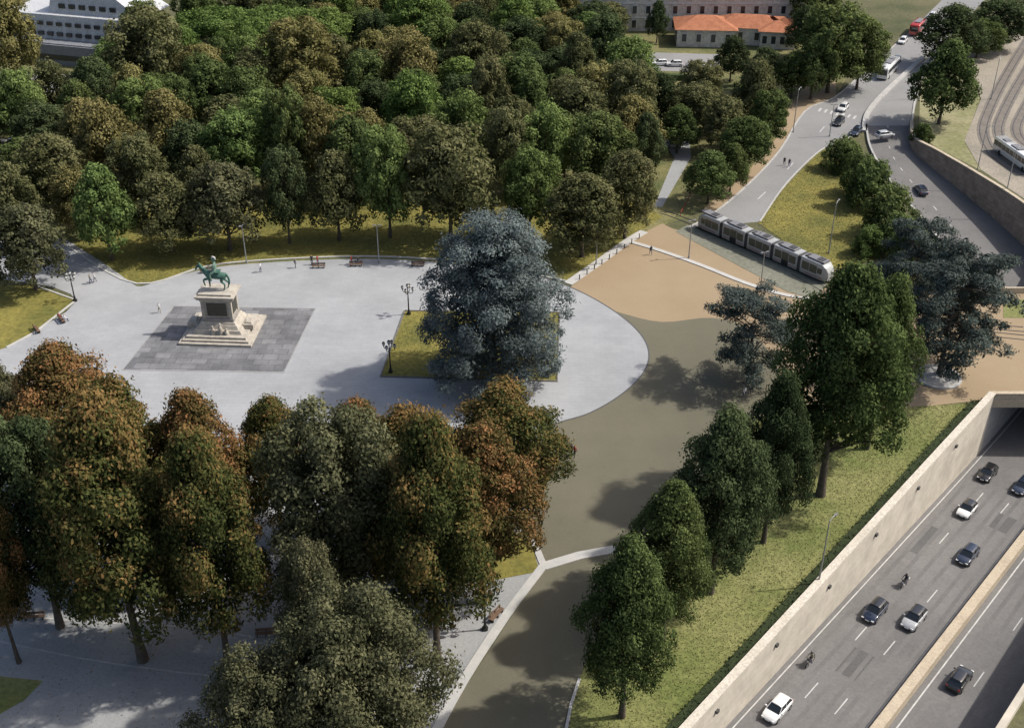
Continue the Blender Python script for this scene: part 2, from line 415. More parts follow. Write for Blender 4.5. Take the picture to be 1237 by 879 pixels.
mb = MB()
def kline(m, k0, k1, w=.13):
    ribbon(mb, [KM(k, m) for k in np.linspace(k0, k1, 12)], w, .01, .02)
kline(.6, -60, KP+20); kline(11.1, -60, KP+20); kline(13.5, -60, KP+20, .16); kline(WM-1, -60, KP+20)
k = -56
while k < KP:
    ribbon(mb, [KM(k, 4.2), KM(k+3, 4.2)], .13, .01, .02)
    ribbon(mb, [KM(k, 7.7), KM(k+3, 7.7)], .13, .01, .02)
    ribbon(mb, [KM(k+2, 17.3), KM(k+5, 17.3)], .13, .01, .02)
    k += 12
mb.obj('lane_markings', [m_white])
mb = MB()
for m0, a, b, w in ((1.6, -30, 70, .5), (3.2, -30, 70, .5), (5.1, -30, 70, .5), (6.7, -30, 70, .5), (8.6, -30, 75, .5), (10.2, -30, 75, .45), (14.6, -30, 70, .5), (16.2, -30, 70, .5), (18.5, -30, 70, .5), (20.1, -30, 70, .5)):
    ribbon(mb, [KM(k, m0+.12*math.sin(k*.13+m0)) for k in np.linspace(a, b, 24)], w, .002, .008)
mb.obj('tyre_wear_strips', [M('worn_asphalt', (.108, .105, .105), (.15, .146, .143), .09, .7, fine=.12, fscale=3)])
mb = MB()
for k_, m_, a, b in ((22, 5.9, 5, 2.4), (48, 2.4, 7, 2.0), (-4, 9.5, 6, 1.6), (60, 8.8, 4, 2.5), (10, 18.8, 6, 2)):
    q = [KM(k_, m_), KM(k_+a, m_)]; ribbon(mb, q, b, .003, .006)
mb.obj('asphalt_patches', [M('patch_asphalt', (.085, .084, .085), (.10, .10, .10), .4, .8)])
mb = MB(); k = 4
while k < KP-4:
    p = KM(k, .12); p.z = -.9
    mb.box(p, (.45, .3, .35), 0, ROADANG); p2 = p.copy(); p2.z -= .24; mb.box(p2, (.3, .2, .12), 1, ROADANG); k += 12
mb.obj('wall_lights', [flat('lamp_housing', (.05, .05, .05)), flat('lamp_glass', (.6, .6, .55))])

# ------------------------------------------------------------------ trees
bark = M('bark', (.065, .052, .04), (.12, .10, .08), 2, .95, .5, .3)
LM = {
 'G': leafmat('leaf_green', (.034, .054, .016), (.085, .122, .034), (.15, .20, .06)),
 'L': leafmat('leaf_light_green', (.055, .09, .022), (.12, .18, .045), (.20, .28, .075)),
 'O': leafmat('leaf_olive', (.05, .058, .023), (.118, .128, .048), (.20, .20, .085)),
 'Q': leafmat('leaf_greyolive', (.045, .05, .025), (.105, .112, .052), (.18, .18, .09), .1),
 'Y': leafmat('leaf_yellow_green', (.09, .088, .025), (.185, .175, .055), (.29, .26, .09)),
 'D': leafmat('leaf_dark', (.024, .038, .016), (.056, .082, .032), (.105, .14, .055)),
 'C': leafmat('leaf_autumn', (.045, .05, .015), (.13, .10, .03), (.34, .155, .05), .08, .48, .002),
 'E': leafmat('leaf_early_autumn', (.036, .054, .016), (.095, .105, .028), (.27, .155, .045), .10, .52, .003),
 'B': leafmat('leaf_cedar', (.068, .09, .088), (.125, .158, .155), (.21, .255, .25), .05),
 'K': leafmat('leaf_cedar_dark', (.04, .055, .05), (.085, .11, .098), (.15, .185, .168), .1),
 'P': leafmat('leaf_pine', (.05, .09, .018), (.11, .175, .035), (.18, .26, .06)),
}
KN = {'G': 'linden_tree', 'L': 'maple_tree', 'O': 'elm_tree', 'Q': 'elm_tree', 'Y': 'plane_tree', 'D': 'holm_oak_tree', 'C': 'chestnut_tree', 'E': 'chestnut_tree', 'B': 'cedar_tree', 'K': 'cedar_tree', 'P': 'pine_tree'}

def unit(a): return a/np.maximum(np.linalg.norm(a, axis=1, keepdims=True), 1e-9)

def tree_mesh(name, H, Rr, cb, shape, nl, ls, seed, ncl=90, flatz=1.0, clr=.24, elong=.55, fill=.12):
    r = np.random.default_rng(seed); rr = random.Random(seed)
    def prof(t):
        t = np.asarray(t, float)
        if shape == 'round':
            return np.sqrt(np.clip(1-((t-.46)/.56)**2, 0.02, 1))
        if shape == 'ovoid':
            return np.where(t > .3, np.clip(1-(np.clip(t-.3, 0, 1)/.74)**1.75, .04, 1), np.sqrt(np.clip(1-((.3-t)/.42)**2, .02, 1)))
        if shape in ('dome', 'cedar'):
            return np.sqrt(np.clip(1-(np.clip(t-.15, 0, 1)/.87)**2.2, .02, 1))*np.where(t < .15, .85+t, 1)
        if shape == 'umbrella':
            return np.where(t > .5, np.sqrt(np.clip(1-((t-.5)/.52)**2, .02, 1)), .75+.5*t)
        return np.sqrt(np.clip(1-((t-.4)/.65)**2, .03, 1))
    cz0 = H*cb; ch = H-cz0
    C = []; CR = []; ph = rr.random()*6
    lob = [(rr.uniform(0, 6.28), rr.uniform(.05, .14)) for _ in range(3)]
    if shape == 'cedaropen':
        for i in range(8):
            t = (i+.3)/8
            zc = cz0+ch*t
            for b in range(rr.randint(3, 5)):
                a = 2*math.pi*(b+rr.random()*.8)/4+i*1.1
                Ln = Rr*float(prof(t))*rr.uniform(.6, 1.2)
                for f in (.5, .76, 1.0):
                    C.append((math.cos(a)*Ln*f*.9+rr.uniform(-.5, .5), math.sin(a)*Ln*f*.9+rr.uniform(-.5, .5), zc+rr.uniform(-.3, .5)+Ln*.12*f-Ln*.2*f*f))
                    CR.append(Rr*rr.uniform(.14, .25))
        fz = .42
    elif shape == 'cedar':
        for i in range(ncl):
            t = (i+.5)/ncl
            ph += 2.39996+rr.uniform(-.5, .5)
            rad_ = Rr*float(prof(t))*rr.uniform(.5, 1.05)
            C.append((math.cos(ph)*rad_, math.sin(ph)*rad_, cz0+ch*(t*.95+.02)-rad_*.06))
            CR.append(Rr*clr*rr.uniform(.55, 1.45))
        fz = .5
    else:
        for i in range(ncl):
            t = (i+.5)/ncl; t = t**.92
            ph += 2.39996+rr.uniform(-.35, .35)
            lf = 1+sum(a_*math.sin((q+2)*ph+p_+t*3) for q, (p_, a_) in enumerate(lob))
            rad_ = Rr*float(prof(t))*rr.uniform(.62, .93)*lf
            C.append((math.cos(ph)*rad_, math.sin(ph)*rad_, cz0+ch*(t*.93+.02)+rr.uniform(-.035, .035)*H))
            CR.append(Rr*clr*rr.uniform(.6, 1.4))
        fz = .85*flatz
    C = np.array(C); CR = np.array(CR); nC = len(C)
    wgt = CR**2; wgt = wgt/wgt.sum()
    idx = r.choice(nC, nl, p=wgt)
    ctr = np.array([0, 0, cz0+ch*.4])
    outw = unit((C-ctr)*np.array([1, 1, .8]))
    d = unit(r.normal(size=(nl, 3))+outw[idx]*.75+np.array([0, 0, .35]))
    rad_ = CR[idx]*(r.uniform(.55, 1.12, nl)+np.where(r.random(nl) < .08, .35, 0))
    P = C[idx]+d*rad_[:, None]*np.array([1, 1, fz])
    nrm = unit(d*1.0+r.normal(size=(nl, 3))*.42+(np.array([0, 0, .5]) if shape.startswith('cedar') else 0))
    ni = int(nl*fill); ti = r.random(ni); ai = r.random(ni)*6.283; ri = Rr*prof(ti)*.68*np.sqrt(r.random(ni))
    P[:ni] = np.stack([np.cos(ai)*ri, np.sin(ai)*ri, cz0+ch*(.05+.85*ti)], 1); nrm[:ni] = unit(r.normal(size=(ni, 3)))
    if shape == 'cedaropen': P[:ni] = P[ni:2*ni]+r.normal(size=(ni, 3))*.15
    ct = r.random(nC)
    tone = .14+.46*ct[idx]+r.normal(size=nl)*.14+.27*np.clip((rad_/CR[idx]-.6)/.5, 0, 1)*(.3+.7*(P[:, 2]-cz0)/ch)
    tone[:ni] *= .4  # inner fill leaves darkened: crown shade put into their tone
    rv = r.normal(size=(nl, 3)); tg = unit(np.cross(nrm, rv)); bt = np.cross(nrm, tg)
    sz = ls*r.uniform(.6, 1.35, nl)[:, None]
    sz[:ni] *= 1.5
    a = P-tg*sz; b = P+bt*sz*elong; c = P+tg*sz; e = P-bt*sz*elong
    LV = np.stack([a, b, c, e], 1).reshape(-1, 3)
    mb = MB()
    tr = max(.16, H*.02)
    th = cz0+ch*.62 if not shape == 'umbrella' else cz0+ch*.2
    pts = []; rs = []
    for i in range(7):
        f = i/6; pts.append((math.sin(f*3+seed)*.02*H*f, math.cos(f*2.3+seed)*.02*H*f, th*f-.15)); rs.append(tr*(1.35 if i == 0 else 1-.72*f))
    mb.tube(pts, rs, 0, 8, cap=False)
    order = r.permutation(nC)[:26 if shape != 'cedaropen' else 40]
    for j in order:
        c_ = C[j]; zt = max(cz0*.75, min(th*.97, c_[2]-np.hypot(c_[0], c_[1])*(.55 if not shape.startswith('cedar') else .12)))
        f = zt/th; p0 = Vector((math.sin(f*3+seed)*.02*H*f, math.cos(f*2.3+seed)*.02*H*f, zt))
        p1 = Vector(c_); mid = p0.lerp(p1, .5)+Vector((0, 0, .06*(p1-p0).length))
        mb.tube([p0, mid, p1], [tr*.38, tr*.24, tr*.07], 0, 5, cap=False)
    TV = np.array(mb.v, dtype=np.float32); TF = np.array(mb.f, dtype=np.int32)
    nv_, nf = len(TV), len(TF)
    V = np.concatenate([TV, LV]).astype(np.float32)
    Fq = np.concatenate([TF, (np.arange(nl*4).reshape(-1, 4)+nv_)]).astype(np.int32)
    me = bpy.data.meshes.new(name)
    me.vertices.add(len(V)); me.vertices.foreach_set('co', V.ravel())
    me.loops.add(Fq.size); me.loops.foreach_set('vertex_index', Fq.ravel())
    me.polygons.add(len(Fq)); me.polygons.foreach_set('loop_start', (np.arange(len(Fq))*4).astype(np.int32))
    me.polygons.foreach_set('loop_total', np.full(len(Fq), 4, dtype=np.int32))
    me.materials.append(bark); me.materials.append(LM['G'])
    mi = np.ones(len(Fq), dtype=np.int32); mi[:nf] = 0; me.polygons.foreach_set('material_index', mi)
    sm = np.zeros(len(Fq), dtype=bool); sm[:nf] = True; me.polygons.foreach_set('use_smooth', sm)
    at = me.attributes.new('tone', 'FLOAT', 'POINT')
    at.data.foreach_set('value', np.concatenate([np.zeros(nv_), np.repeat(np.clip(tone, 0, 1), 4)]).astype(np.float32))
    me.update(calc_edges=True)
    return me, H, Rr

NEAR = [tree_mesh('crown_near', 22, 6.5, .27, sh, 38000, .19, 11+i, ncl=120, clr=.23) for i, sh in enumerate(('ovoid', 'ovoid', 'round', 'dome', 'ovoid'))]
BIGC = tree_mesh('crown_big', 24, 9, .12, 'round', 70000, .19, 19, ncl=190, clr=.19)
MID = [tree_mesh('crown_mid', 14, 5, .24, sh, 10000, .25, 31+i, ncl=70, clr=.25) for i, sh in enumerate(('round', 'dome', 'ovoid', 'round', 'ovoid', 'dome'))]
BUSH = [tree_mesh('crown_bush', 5, 3.2, .04, 'dome', 5000, .2, 51+i, ncl=45, clr=.28) for i in range(2)]
CED = tree_mesh('crown_cedar', 25, 10, .06, 'cedar', 75000, .23, 71, ncl=210, clr=.18, elong=.4, fill=.2)
CEDO = [tree_mesh('crown_cedar_open', 18, 8, .25, 'cedaropen', 26000, .21, 81+i, elong=.4, fill=.05) for i in range(2)]
PINE = tree_mesh('crown_pine', 16, 7, .62, 'umbrella', 11000, .28, 91, ncl=70)
placed = []
def put(proto, kind, loc, h, r_, name=None):
    me, H, Rr = proto
    o = bpy.data.objects.new(name or KN[kind], me); COL.objects.link(o)
    o.location = loc; s = r_/Rr; o.scale = (s*random.uniform(.94, 1.06), s*random.uniform(.94, 1.06), h/H); o.rotation_euler[2] = random.uniform(0, 6.28)
    for i in (0, 1): o.material_slots[i].link = 'OBJECT'
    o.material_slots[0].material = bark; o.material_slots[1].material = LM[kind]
    placed.append((loc.x, loc.y, r_)); return o
def tree(cx, top, base, w, kind, bx=None, proto=None, lo=7, hi=34):
    P_ = G(cx if bx is None else bx, base)
    h = height_at(P_, top+w*.08); h = max(3 if proto in BUSH else lo, min(hi, h))
    r_ = w/2*dist_at(P_, h*.6)/F
    if bx is None:
        P_.x = (cx-618.5)/F*dist_at(P_, h*.6)
    if proto is None:
        proto = random.choice(NEAR if base > 470 else MID)
    return put(proto, kind, P_, h, r_)

# foreground left group
tree(75, 412, 610, 140, 'C'); tree(-5, 430, 590, 90, 'Q'); tree(150, 458, 690, 135, 'E', proto=NEAR[0]); tree(240, 468, 690, 120, 'C', proto=NEAR[1])
tree(35, 505, 757, 145, 'D', bx=73, proto=NEAR[2]); tree(165, 480, 797, 172, 'E', bx=173, proto=NEAR[4]); tree(275, 520, 803, 145, 'E', bx=276, proto=NEAR[0]); tree(-15, 575, 800, 80, 'C')
tree(330, 478, 650, 105, 'E', proto=NEAR[1]); tree(405, 488, 760, 165, 'Q', proto=NEAR[2]); tree(435, 482, 640, 105, 'C', proto=NEAR[0]); tree(490, 492, 700, 120, 'E', proto=NEAR[4])
tree(520, 500, 797, 150, 'E', bx=528, proto=NEAR[0]); tree(578, 508, 725, 140, 'C', bx=583, proto=NEAR[1]); tree(608, 460, 640, 140, 'E', proto=NEAR[4])
tree(425, 712, 980, 210, 'Q', proto=BIGC); tree(330, 790, 1010, 180, 'Q', proto=BIGC); tree(378, 655, 860, 85, 'Q', proto=NEAR[2])
# right row
for a in ((757, 652, 865, 118, 'G', 751, 0), (805, 582, 770, 110, 'G', 800, 1), (860, 496, 716, 120, 'D', 858, 4), (942, 452, 655, 88, 'D', 922, 0), (1012, 314, 598, 156, 'G', 991, 1), (1076, 335, 542, 90, 'G', 1047, 4)):
    tree(*a[:5], bx=a[5], proto=NEAR[a[6]])
# cedars
tree(597, 247, 462, 158, 'B', proto=CED)
tree(912, 340, 462, 125, 'K', proto=CEDO[0]); tree(1145, 290, 452, 145, 'K', bx=1135, proto=CEDO[1]); tree(1105, 260, 400, 105, 'K', proto=CEDO[0]); tree(1172, 300, 440, 90, 'K', proto=CEDO[0])
# row behind the plaza
for a in ((30, 243, 350, 88, 'Q'), (123, 196, 314, 76, 'L'), (200, 206, 304, 80, 'O'), (270, 192, 302, 92, 'Q'), (343, 176, 294, 52, 'D'), (405, 180, 290, 74, 'O'), (467, 150, 287, 70, 'L'), (542, 150, 292, 110, 'O'), (640, 178, 290, 68, 'L'), (705, 206, 310, 90, 'O'), (758, 178, 288, 74, 'O'),
          (60, 158, 262, 84, 'O'), (125, 118, 235, 80, 'Y'), (200, 106, 215, 76, 'Y'), (285, 128, 238, 78, 'L'), (425, 138, 245, 70, 'G'), (500, 84, 200, 72, 'P'), (590, 66, 180, 56, 'O'), (612, 128, 240, 60, 'O'), (660, 126, 232, 62, 'L'), (725, 132, 240, 80, 'G'), (782, 136, 215, 44, 'D'), (700, 94, 190, 74, 'O'), (560, 110, 215, 68, 'L'),
          (345, 105, 235, 58, 'G'), (380, 118, 230, 60, 'Y'), (90, 200, 290, 56, 'Y'), (15, 195, 300, 60, 'O'), (165, 160, 262, 66, 'O'), (240, 175, 270, 56, 'O'), (12, -8, 105, 66, 'Y'), (25, 92, 150, 46, 'D'), (95, 95, 180, 56, 'G'), (178, 8, 120, 86, 'O'), (365, 18, 135, 90, 'Y'), (255, 70, 160, 70, 'G'), (300, 80, 170, 66, 'G'), (450, 35, 110, 60, 'Y'),
          (858, 180, 246, 56, 'G'), (900, 138, 208, 62, 'G'), (930, 108, 178, 50, 'G'), (885, 172, 232, 42, 'G'), (820, 125, 185, 50, 'G'), (875, 115, 185, 58, 'O'), (1008, 2, 112, 84, 'G'), (1042, 22, 108, 60, 'G'), (985, 40, 120, 50, 'G'), (975, 5, 70, 44, 'D'), (990, -30, 45, 60, 'G'),
          (1145, 46, 150, 74, 'G'), (1152, 2, 80, 74, 'D'), (1208, -5, 60, 70, 'D'), (1185, 20, 70, 50, 'G'), (885, 42, 100, 42, 'D'), (925, 56, 112, 44, 'D'), (960, 60, 118, 44, 'G'), (715, 0, 62, 54, 'D'), (690, 50, 110, 80, 'D'), (735, 0, 45, 50, 'O'), (795, 0, 52, 26, 'D')):
    tree(*a, proto=random.choice(MID))
for a in ((270, 8, 75, 90), (330, 8, 80, 80), (385, 12, 85, 80), (310, 22, 95, 70)):
    tree(*a, 'P', proto=PINE)
for a in ((1020, 168, 205, 48), (1052, 195, 250, 56), (1075, 228, 285, 60), (1090, 262, 305, 56), (1050, 275, 308, 36), (1040, 190, 235, 40), (1100, 270, 330, 50), (1115, 150, 172, 26), (1140, 300, 345, 40)):
    tree(*a, 'G' if a[0] != 1050 else 'L', proto=random.choice(BUSH), lo=2.5)
def inpoly(x, y, poly):
    c = False; j = len(poly)-1
    for i in range(len(poly)):
        xi, yi = poly[i]; xj, yj = poly[j]
        if (yi > y) != (yj > y) and x < (xj-xi)*(y-yi)/(yj-yi)+xi: c = not c
        j = i
    return c
reg = [tuple(G(*p).xy) for p in ((-200, 255), (-200, 150), (0, 145), (135, 130), (165, 60), (230, 40), (420, 25), (690, 25), (725, 55), (735, 125), (860, 145), (950, 145), (940, 160), (870, 200), (790, 190), (785, 235), (560, 240), (300, 245), (90, 255))]
mnx = min(p[0] for p in reg); mxx = max(p[0] for p in reg); mny = min(p[1] for p in reg); mxy = max(p[1] for p in reg)
cnt = 0
for _ in range(9000):
    x = random.uniform(mnx, mxx); y = random.uniform(mny, mxy)
    if not inpoly(x, y, reg): continue
    r_ = random.uniform(4.4, 6.9)
    if any((x-a)**2+(y-b)**2 < (.84*(r_+c))**2 for a, b, c in placed): continue
    h = random.uniform(10.5, 16.5)*min(1.1, .75+r_*.055)
    put(random.choice(MID), random.choices('GLOYDP', (24, 14, 28, 15, 14, 5))[0], Vector((x, y, 0)), h, r_); cnt += 1
print('fill trees', cnt, len(placed))
for _ in range(160):
    x = random.uniform(-330, 380); y = random.uniform(372, 520)
    if -20 < x < 110 and y < 400: continue
    put(random.choice(MID), random.choice('GDO'), Vector((x, y, 0)), random.uniform(11, 16), random.uniform(5, 8))

# ------------------------------------------------------------------ grass tufts and fallen leaves
def tufts(name, poly, n, mat, size=.16, z=.05, lift=.8):
    poly = [(p.x, p.y) if isinstance(p, Vector) else tuple(G(*p).xy) for p in poly]
    pa = np.array(poly); lo = pa.min(0); hi = pa.max(0)
    pts = rng.uniform(lo, hi, (n*3, 2))
    ins = np.zeros(len(pts), bool); j = len(pa)-1
    for i in range(len(pa)):
        xi, yi = pa[i]; xj, yj = pa[j]
        if yi != yj:
            c = ((yi > pts[:, 1]) != (yj > pts[:, 1])) & (pts[:, 0] < (xj-xi)*(pts[:, 1]-yi)/(yj-yi)+xi)
            ins ^= c
        j = i
    pts = pts[ins][:n]; m = len(pts)
    a = rng.uniform(0, 6.28, m); s_ = size*rng.uniform(.5, 1.5, m)
    d = np.stack([np.cos(a), np.sin(a)], 1)*s_[:, None]*.5
    v = np.zeros((m, 3, 3), np.float32)
    v[:, 0, :2] = pts-d; v[:, 1, :2] = pts+d; v[:, 2, :2] = pts+rng.normal(size=(m, 2))*s_[:, None]*.5
    v[:, :2, 2] = z; v[:, 2, 2] = z+s_*lift
    me = bpy.data.meshes.new(name); me.vertices.add(m*3); me.vertices.foreach_set('co', v.ravel())
    me.loops.add(m*3); me.loops.foreach_set('vertex_index', np.arange(m*3, dtype=np.int32))
    me.polygons.add(m); me.polygons.foreach_set('loop_start', (np.arange(m)*3).astype(np.int32)); me.polygons.foreach_set('loop_total', np.full(m, 3, np.int32))
    at = me.attributes.new('tone', 'FLOAT', 'POINT'); at.data.foreach_set('value', np.repeat(rng.random(m), 3).astype(np.float32))
    me.materials.append(mat); me.update(calc_edges=True)
    o = bpy.data.objects.new(name, me); COL.objects.link(o)
m_bl = leafmat('grass_blades', (.13, .15, .045), (.19, .20, .075), (.29, .27, .12), 0)
tufts('grass', verge, 42000, m_bl, .11)
tufts('grass', lawn_up, 24000, m_bl, .14, .03)
tufts('grass', bed, 5000, m_bl, .12, .09)
tufts('grass', tri, 9000, m_bl, .14, .06)
tufts('fallen_leaves', [(-100, 600), (400, 600), (640, 600), (600, 700), (480, 890), (-150, 890)], 6000, leafmat('dry_leaf', (.12, .07, .03), (.2, .12, .05), (.3, .2, .09), 0), .15, .02, .2)
hb = [flatKM(k, -.9) for k in (KP-2, -15)]+[flatKM(k, -2.3) for k in (-15, KP-2)]
hbm = MB(); ribbon(hbm, [flatKM(k, -1.55) for k in np.linspace(-15, KP-3, 30)], 1.0, 0, .5)
hbm.obj('ivy_hedge', [M('ivy', (.018, .028, .010), (.035, .05, .018), 1.5, .9, .8, .5)])
tufts('ivy_hedge_leaves', hb, 12000, leafmat('ivy_leaf', (.02, .035, .012), (.04, .06, .022), (.07, .095, .035), 0), .3, .45, .5)

# ------------------------------------------------------------------ figures
def skinmesh(name, V, E, Rd, sub=1):
    me = bpy.data.meshes.new(name); me.from_pydata(V, E, []); me.update()
    o = bpy.data.objects.new(name, me); COL.objects.link(o)
    md = o.modifiers.new('s', 'SKIN'); md.use_smooth_shade = True
    sv = me.skin_vertices[0].data
    for i, r_ in enumerate(Rd):
        sv[i].radius = (r_, r_) if not isinstance(r_, tuple) else r_
    sv[0].use_root = True
    if sub: ss = o.modifiers.new('u', 'SUBSURF'); ss.levels = sub; ss.render_levels = sub
    dg = bpy.context.evaluated_depsgraph_get(); ev = o.evaluated_get(dg)
    out = bpy.data.meshes.new_from_object(ev); out.name = name
    bpy.data.objects.remove(o)
    out.materials.clear()
    return out

skin = flat('skin', (.45, .28, .2), .6)
hairs = [flat('hair', c) for c in ((.03, .02, .015), (.12, .07, .03))]
cloth = [flat('cloth', c, .9) for c in ((.6, .6, .6), (.03, .03, .04), (.05, .07, .15), (.3, .05, .04), (.25, .22, .16), (.02, .02, .02), (.1, .1, .12))]
shoe = flat('shoe', (.03, .025, .02), .6)
def person_mesh(pose):
    V = []; E = []; Rd = []
    def v(p, r_, par=None):
        V.append(p); Rd.append(r_)
        if par is not None: E.append((par, len(V)-1))
        return len(V)-1
    sit = pose in ('sit', 'ride')
    z0 = {'sit': -.42, 'ride': -.1}.get(pose, 0)
    ln = -.12 if pose == 'ride' else 0
    pel = v((0, 0, .95+z0), (.15, .11)); sp1 = v((0, ln*.5, 1.15+z0), (.13, .10), pel); chs = v((0, ln, 1.36+z0), (.16, .11), sp1)
    nk = v((0, ln*1.1, 1.50+z0), .055, chs); hd = v((0, ln*1.2-.01, 1.63+z0), (.088, .10), nk); cr = v((0, ln*1.2, 1.71+z0), (.07, .08), hd)
    v((0, ln*1.2-.12, 1.62+z0), .014, hd)
    for s_ in (-1, 1):
        v((s_*.095, ln*1.2, 1.63+z0), .016, hd)
        sw = s_*.16
        sh = v((s_*.19, ln, 1.43+z0), .06, chs)
        if pose == 'ride': el = v((s_*.28, -.25, 1.2+z0), .045, sh); wr = v((s_*.3, -.48, 1.12+z0), .03, el); pm = v((s_*.3, -.55, 1.11+z0), .034, wr); dd = Vector((0, -1, -.4))
        elif pose == 'sit': el = v((s_*.25, -.02, 1.15+z0), .045, sh); wr = v((s_*.17, -.26, 1.05+z0), .03, el); pm = v((s_*.15, -.34, 1.03+z0), .034, wr); dd = Vector((0, -1, -.3))
        else: el = v((s_*.25, sw*.5+.03, 1.14), .045, sh); wr = v((s_*.27, sw-.05, .9), .03, el); pm = v((s_*.27, sw-.07, .82), .034, wr); dd = Vector((0, -.25, -1))
        dd.normalize(); pv = Vector(V[pm])
        sd = Vector((0, 1, 0)) if pose == 'walk' or pose == 'stand' else Vector((1, 0, 0))
        for q, lf in enumerate((.07, .08, .075, .055)):
            f0 = pv+sd*(q-1.5)*.021+dd*.03
            a = v(tuple(f0), .010, pm); b = v(tuple(f0+dd*lf*.6), .009, a); v(tuple(f0+dd*lf+Vector((-s_*.012, 0, 0))), .007, b)
        th0 = pv+sd*-.045; a = v(tuple(th0), .011, pm); v(tuple(th0+dd*.045-sd*.012), .009, a)
        if sit:
            hp = v((s_*.10, 0, .92+z0), .09, pel)
            if pose == 'sit': kn = v((s_*.12, -.42, .93+z0), .062, hp); an = v((s_*.12, -.42, .5+z0), .04, kn); toe = v((s_*.12, -.6, .46+z0), .04, an)
            else: kn = v((s_*.2, -.36, .72+z0), .062, hp); an = v((s_*.2, -.1, .4+z0), .04, kn); toe = v((s_*.2, -.26, .33+z0), .04, an)
        else:
            st_ = .22*s_ if pose == 'walk' else .03*s_
            hp = v((s_*.10, 0, .9), .092, pel); kn = v((s_*.105, -st_*.7-.03, .5), .06, hp); an = v((s_*.105, -st_*1.1+.03, .09), .042, kn); v((s_*.115, -st_*1.1-.13, .045), .038, an)
    me = skinmesh('figure', V, E, Rd, 1)
    for m in (skin, cloth[0], cloth[2], hairs[0], shoe): me.materials.append(m)
    zt = 1.0+z0
    for p in me.polygons:
        c = p.center
        if c.z > 1.52+z0: mi = 3 if (c.z > 1.68+z0 or c.y > ln*1.2+.03) else 0
        elif abs(c.x) > .2 and c.z < .86 and not sit: mi = 0
        elif c.z > zt-.02 or abs(c.x) > .22 and not sit: mi = 1
        elif c.z < .08 and not sit: mi = 4
        else: mi = 2
        if pose == 'ride' and c.y < -.5 and c.z > .85: mi = 0
        p.material_index = mi; p.use_smooth = True
    return me
PM = {ps: person_mesh(ps) for ps in ('walk', 'stand', 'sit', 'ride')}
def person(loc, rz, pose='walk', a=0, b=2, name='pedestrian', sc=1.0, parent=None):
    o = inst(name, PM[pose], loc, rz, (sc,)*3, parent)
    o.material_slots[1].link = 'OBJECT'; o.material_slots[1].material = cloth[a]
    o.material_slots[2].link = 'OBJECT'; o.material_slots[2].material = cloth[b]
    return o
for x, y, rz, ps, a, b in ((315, 329, 1, 'stand', 0, 2), (193, 378, .5, 'walk', 0, 4), (357, 324, 2, 'stand', 6, 1), (377, 320, 0, 'stand', 1, 5), (384, 320, 1, 'stand', 3, 2), (115, 341, 2, 'walk', 0, 6), (110, 343, 2, 'walk', 4, 2),
                        (540, 325, 3, 'stand', 1, 1), (786, 308, 3.4, 'walk', 5, 2), (694, 552, 2.6, 'walk', 3, 1), (690, 550, 2.6, 'walk', 1, 5), (425, 320, 1, 'stand', 3, 2), (433, 321, 1, 'stand', 5, 2), (905, 478, .4, 'walk', 6, 1), (899, 480, .4, 'walk', 0, 2), (947, 200, 0, 'walk', 5, 5), (953, 202, 0, 'walk', 5, 2), (965, 398, 1, 'walk', 1, 2)):
    p = G(x, y); p.z = .06; person(p, rz, ps, a, b, sc=random.uniform(1.0, 1.08))

# ------------------------------------------------------------------ monument
stone = M('monument_marble', (.32, .29, .25), (.46, .43, .37), 1.2, .8, .3, .28)
stone2 = M('monument_granite', (.22, .21, .20), (.30, .28, .26), 1.5, .7, .2, .25)
plate = M('bronze_plate', (.05, .052, .045), (.09, .09, .075), 3, .5, .2, metal=.4)
bronze = M('verdigris_bronze', (.045, .10, .08), (.09, .19, .15), 2.5, .55, .3, .35, metal=.25)
white_b = M('plume', (.5, .5, .48), None, 3)
MA = math.atan2(sqdir.y, sqdir.x)+rad(-2)
mc = G(270, 400); mc.z = .07; mon = empty('equestrian_monument', mc, MA)
mb = MB()
mb.box((0, 0, .2), (11.2, 9.6, .4)); mb.box((0, 0, .55), (10.2, 8.6, .35)); mb.box((0, 0, .9), (9.2, 7.6, .38))
mb.box((0, 0, 1.35), (7.6, 6.0, .6), 0, 0, .93, .93); mb.box((0, 0, 1.95), (6.5, 5.0, .62), 0, 0, .9, .9); mb.box((0, 0, 2.45), (5.6, 4.3, .4), 0, 0, .93, .93)
for sx in (-1, 1): mb.box((sx*4.3, 0, 1.45), (1.6, 2.2, .8), 0); mb.box((sx*4.3, 0, 1.95), (1.2, 1.7, .35), 0, 0, .8, .8)
mb.obj('base_steps', [stone], mon, bevel=.05)
mb = MB()
mb.box((0, 0, 2.9), (4.9, 3.7, .5), 1); mb.box((0, 0, 4.6), (4.4, 3.2, 2.92), 0, 0, .97, .97)
for sx in (-1, 1):
    for sy in (-1, 1): mb.box((sx*2.1, sy*1.5, 4.6), (.5, .5, 2.9), 0)
mb.box((0, 0, 6.22), (4.9, 3.7, .3)); mb.box((0, 0, 6.55), (5.6, 4.3, .34), 0); mb.box((0, 0, 6.85), (6.0, 4.7, .26), 0); mb.box((0, 0, 7.12), (5.1, 3.6, .28))
mb.obj('pedestal', [stone, stone2], mon, bevel=.04)
mb = MB(); mb.box((0, -1.65, 4.6), (3.0, .12, 2.1), 0); mb.box((0, 1.65, 4.6), (3.0, .12, 2.1)); mb.box((-2.25, 0, 4.6), (.14, 2.0, 2.0)); mb.box((2.25, 0, 4.6), (.14, 2.0, 2.0))
mb.obj('inscription_panels', [plate], mon, bevel=.02)
mb = MB()
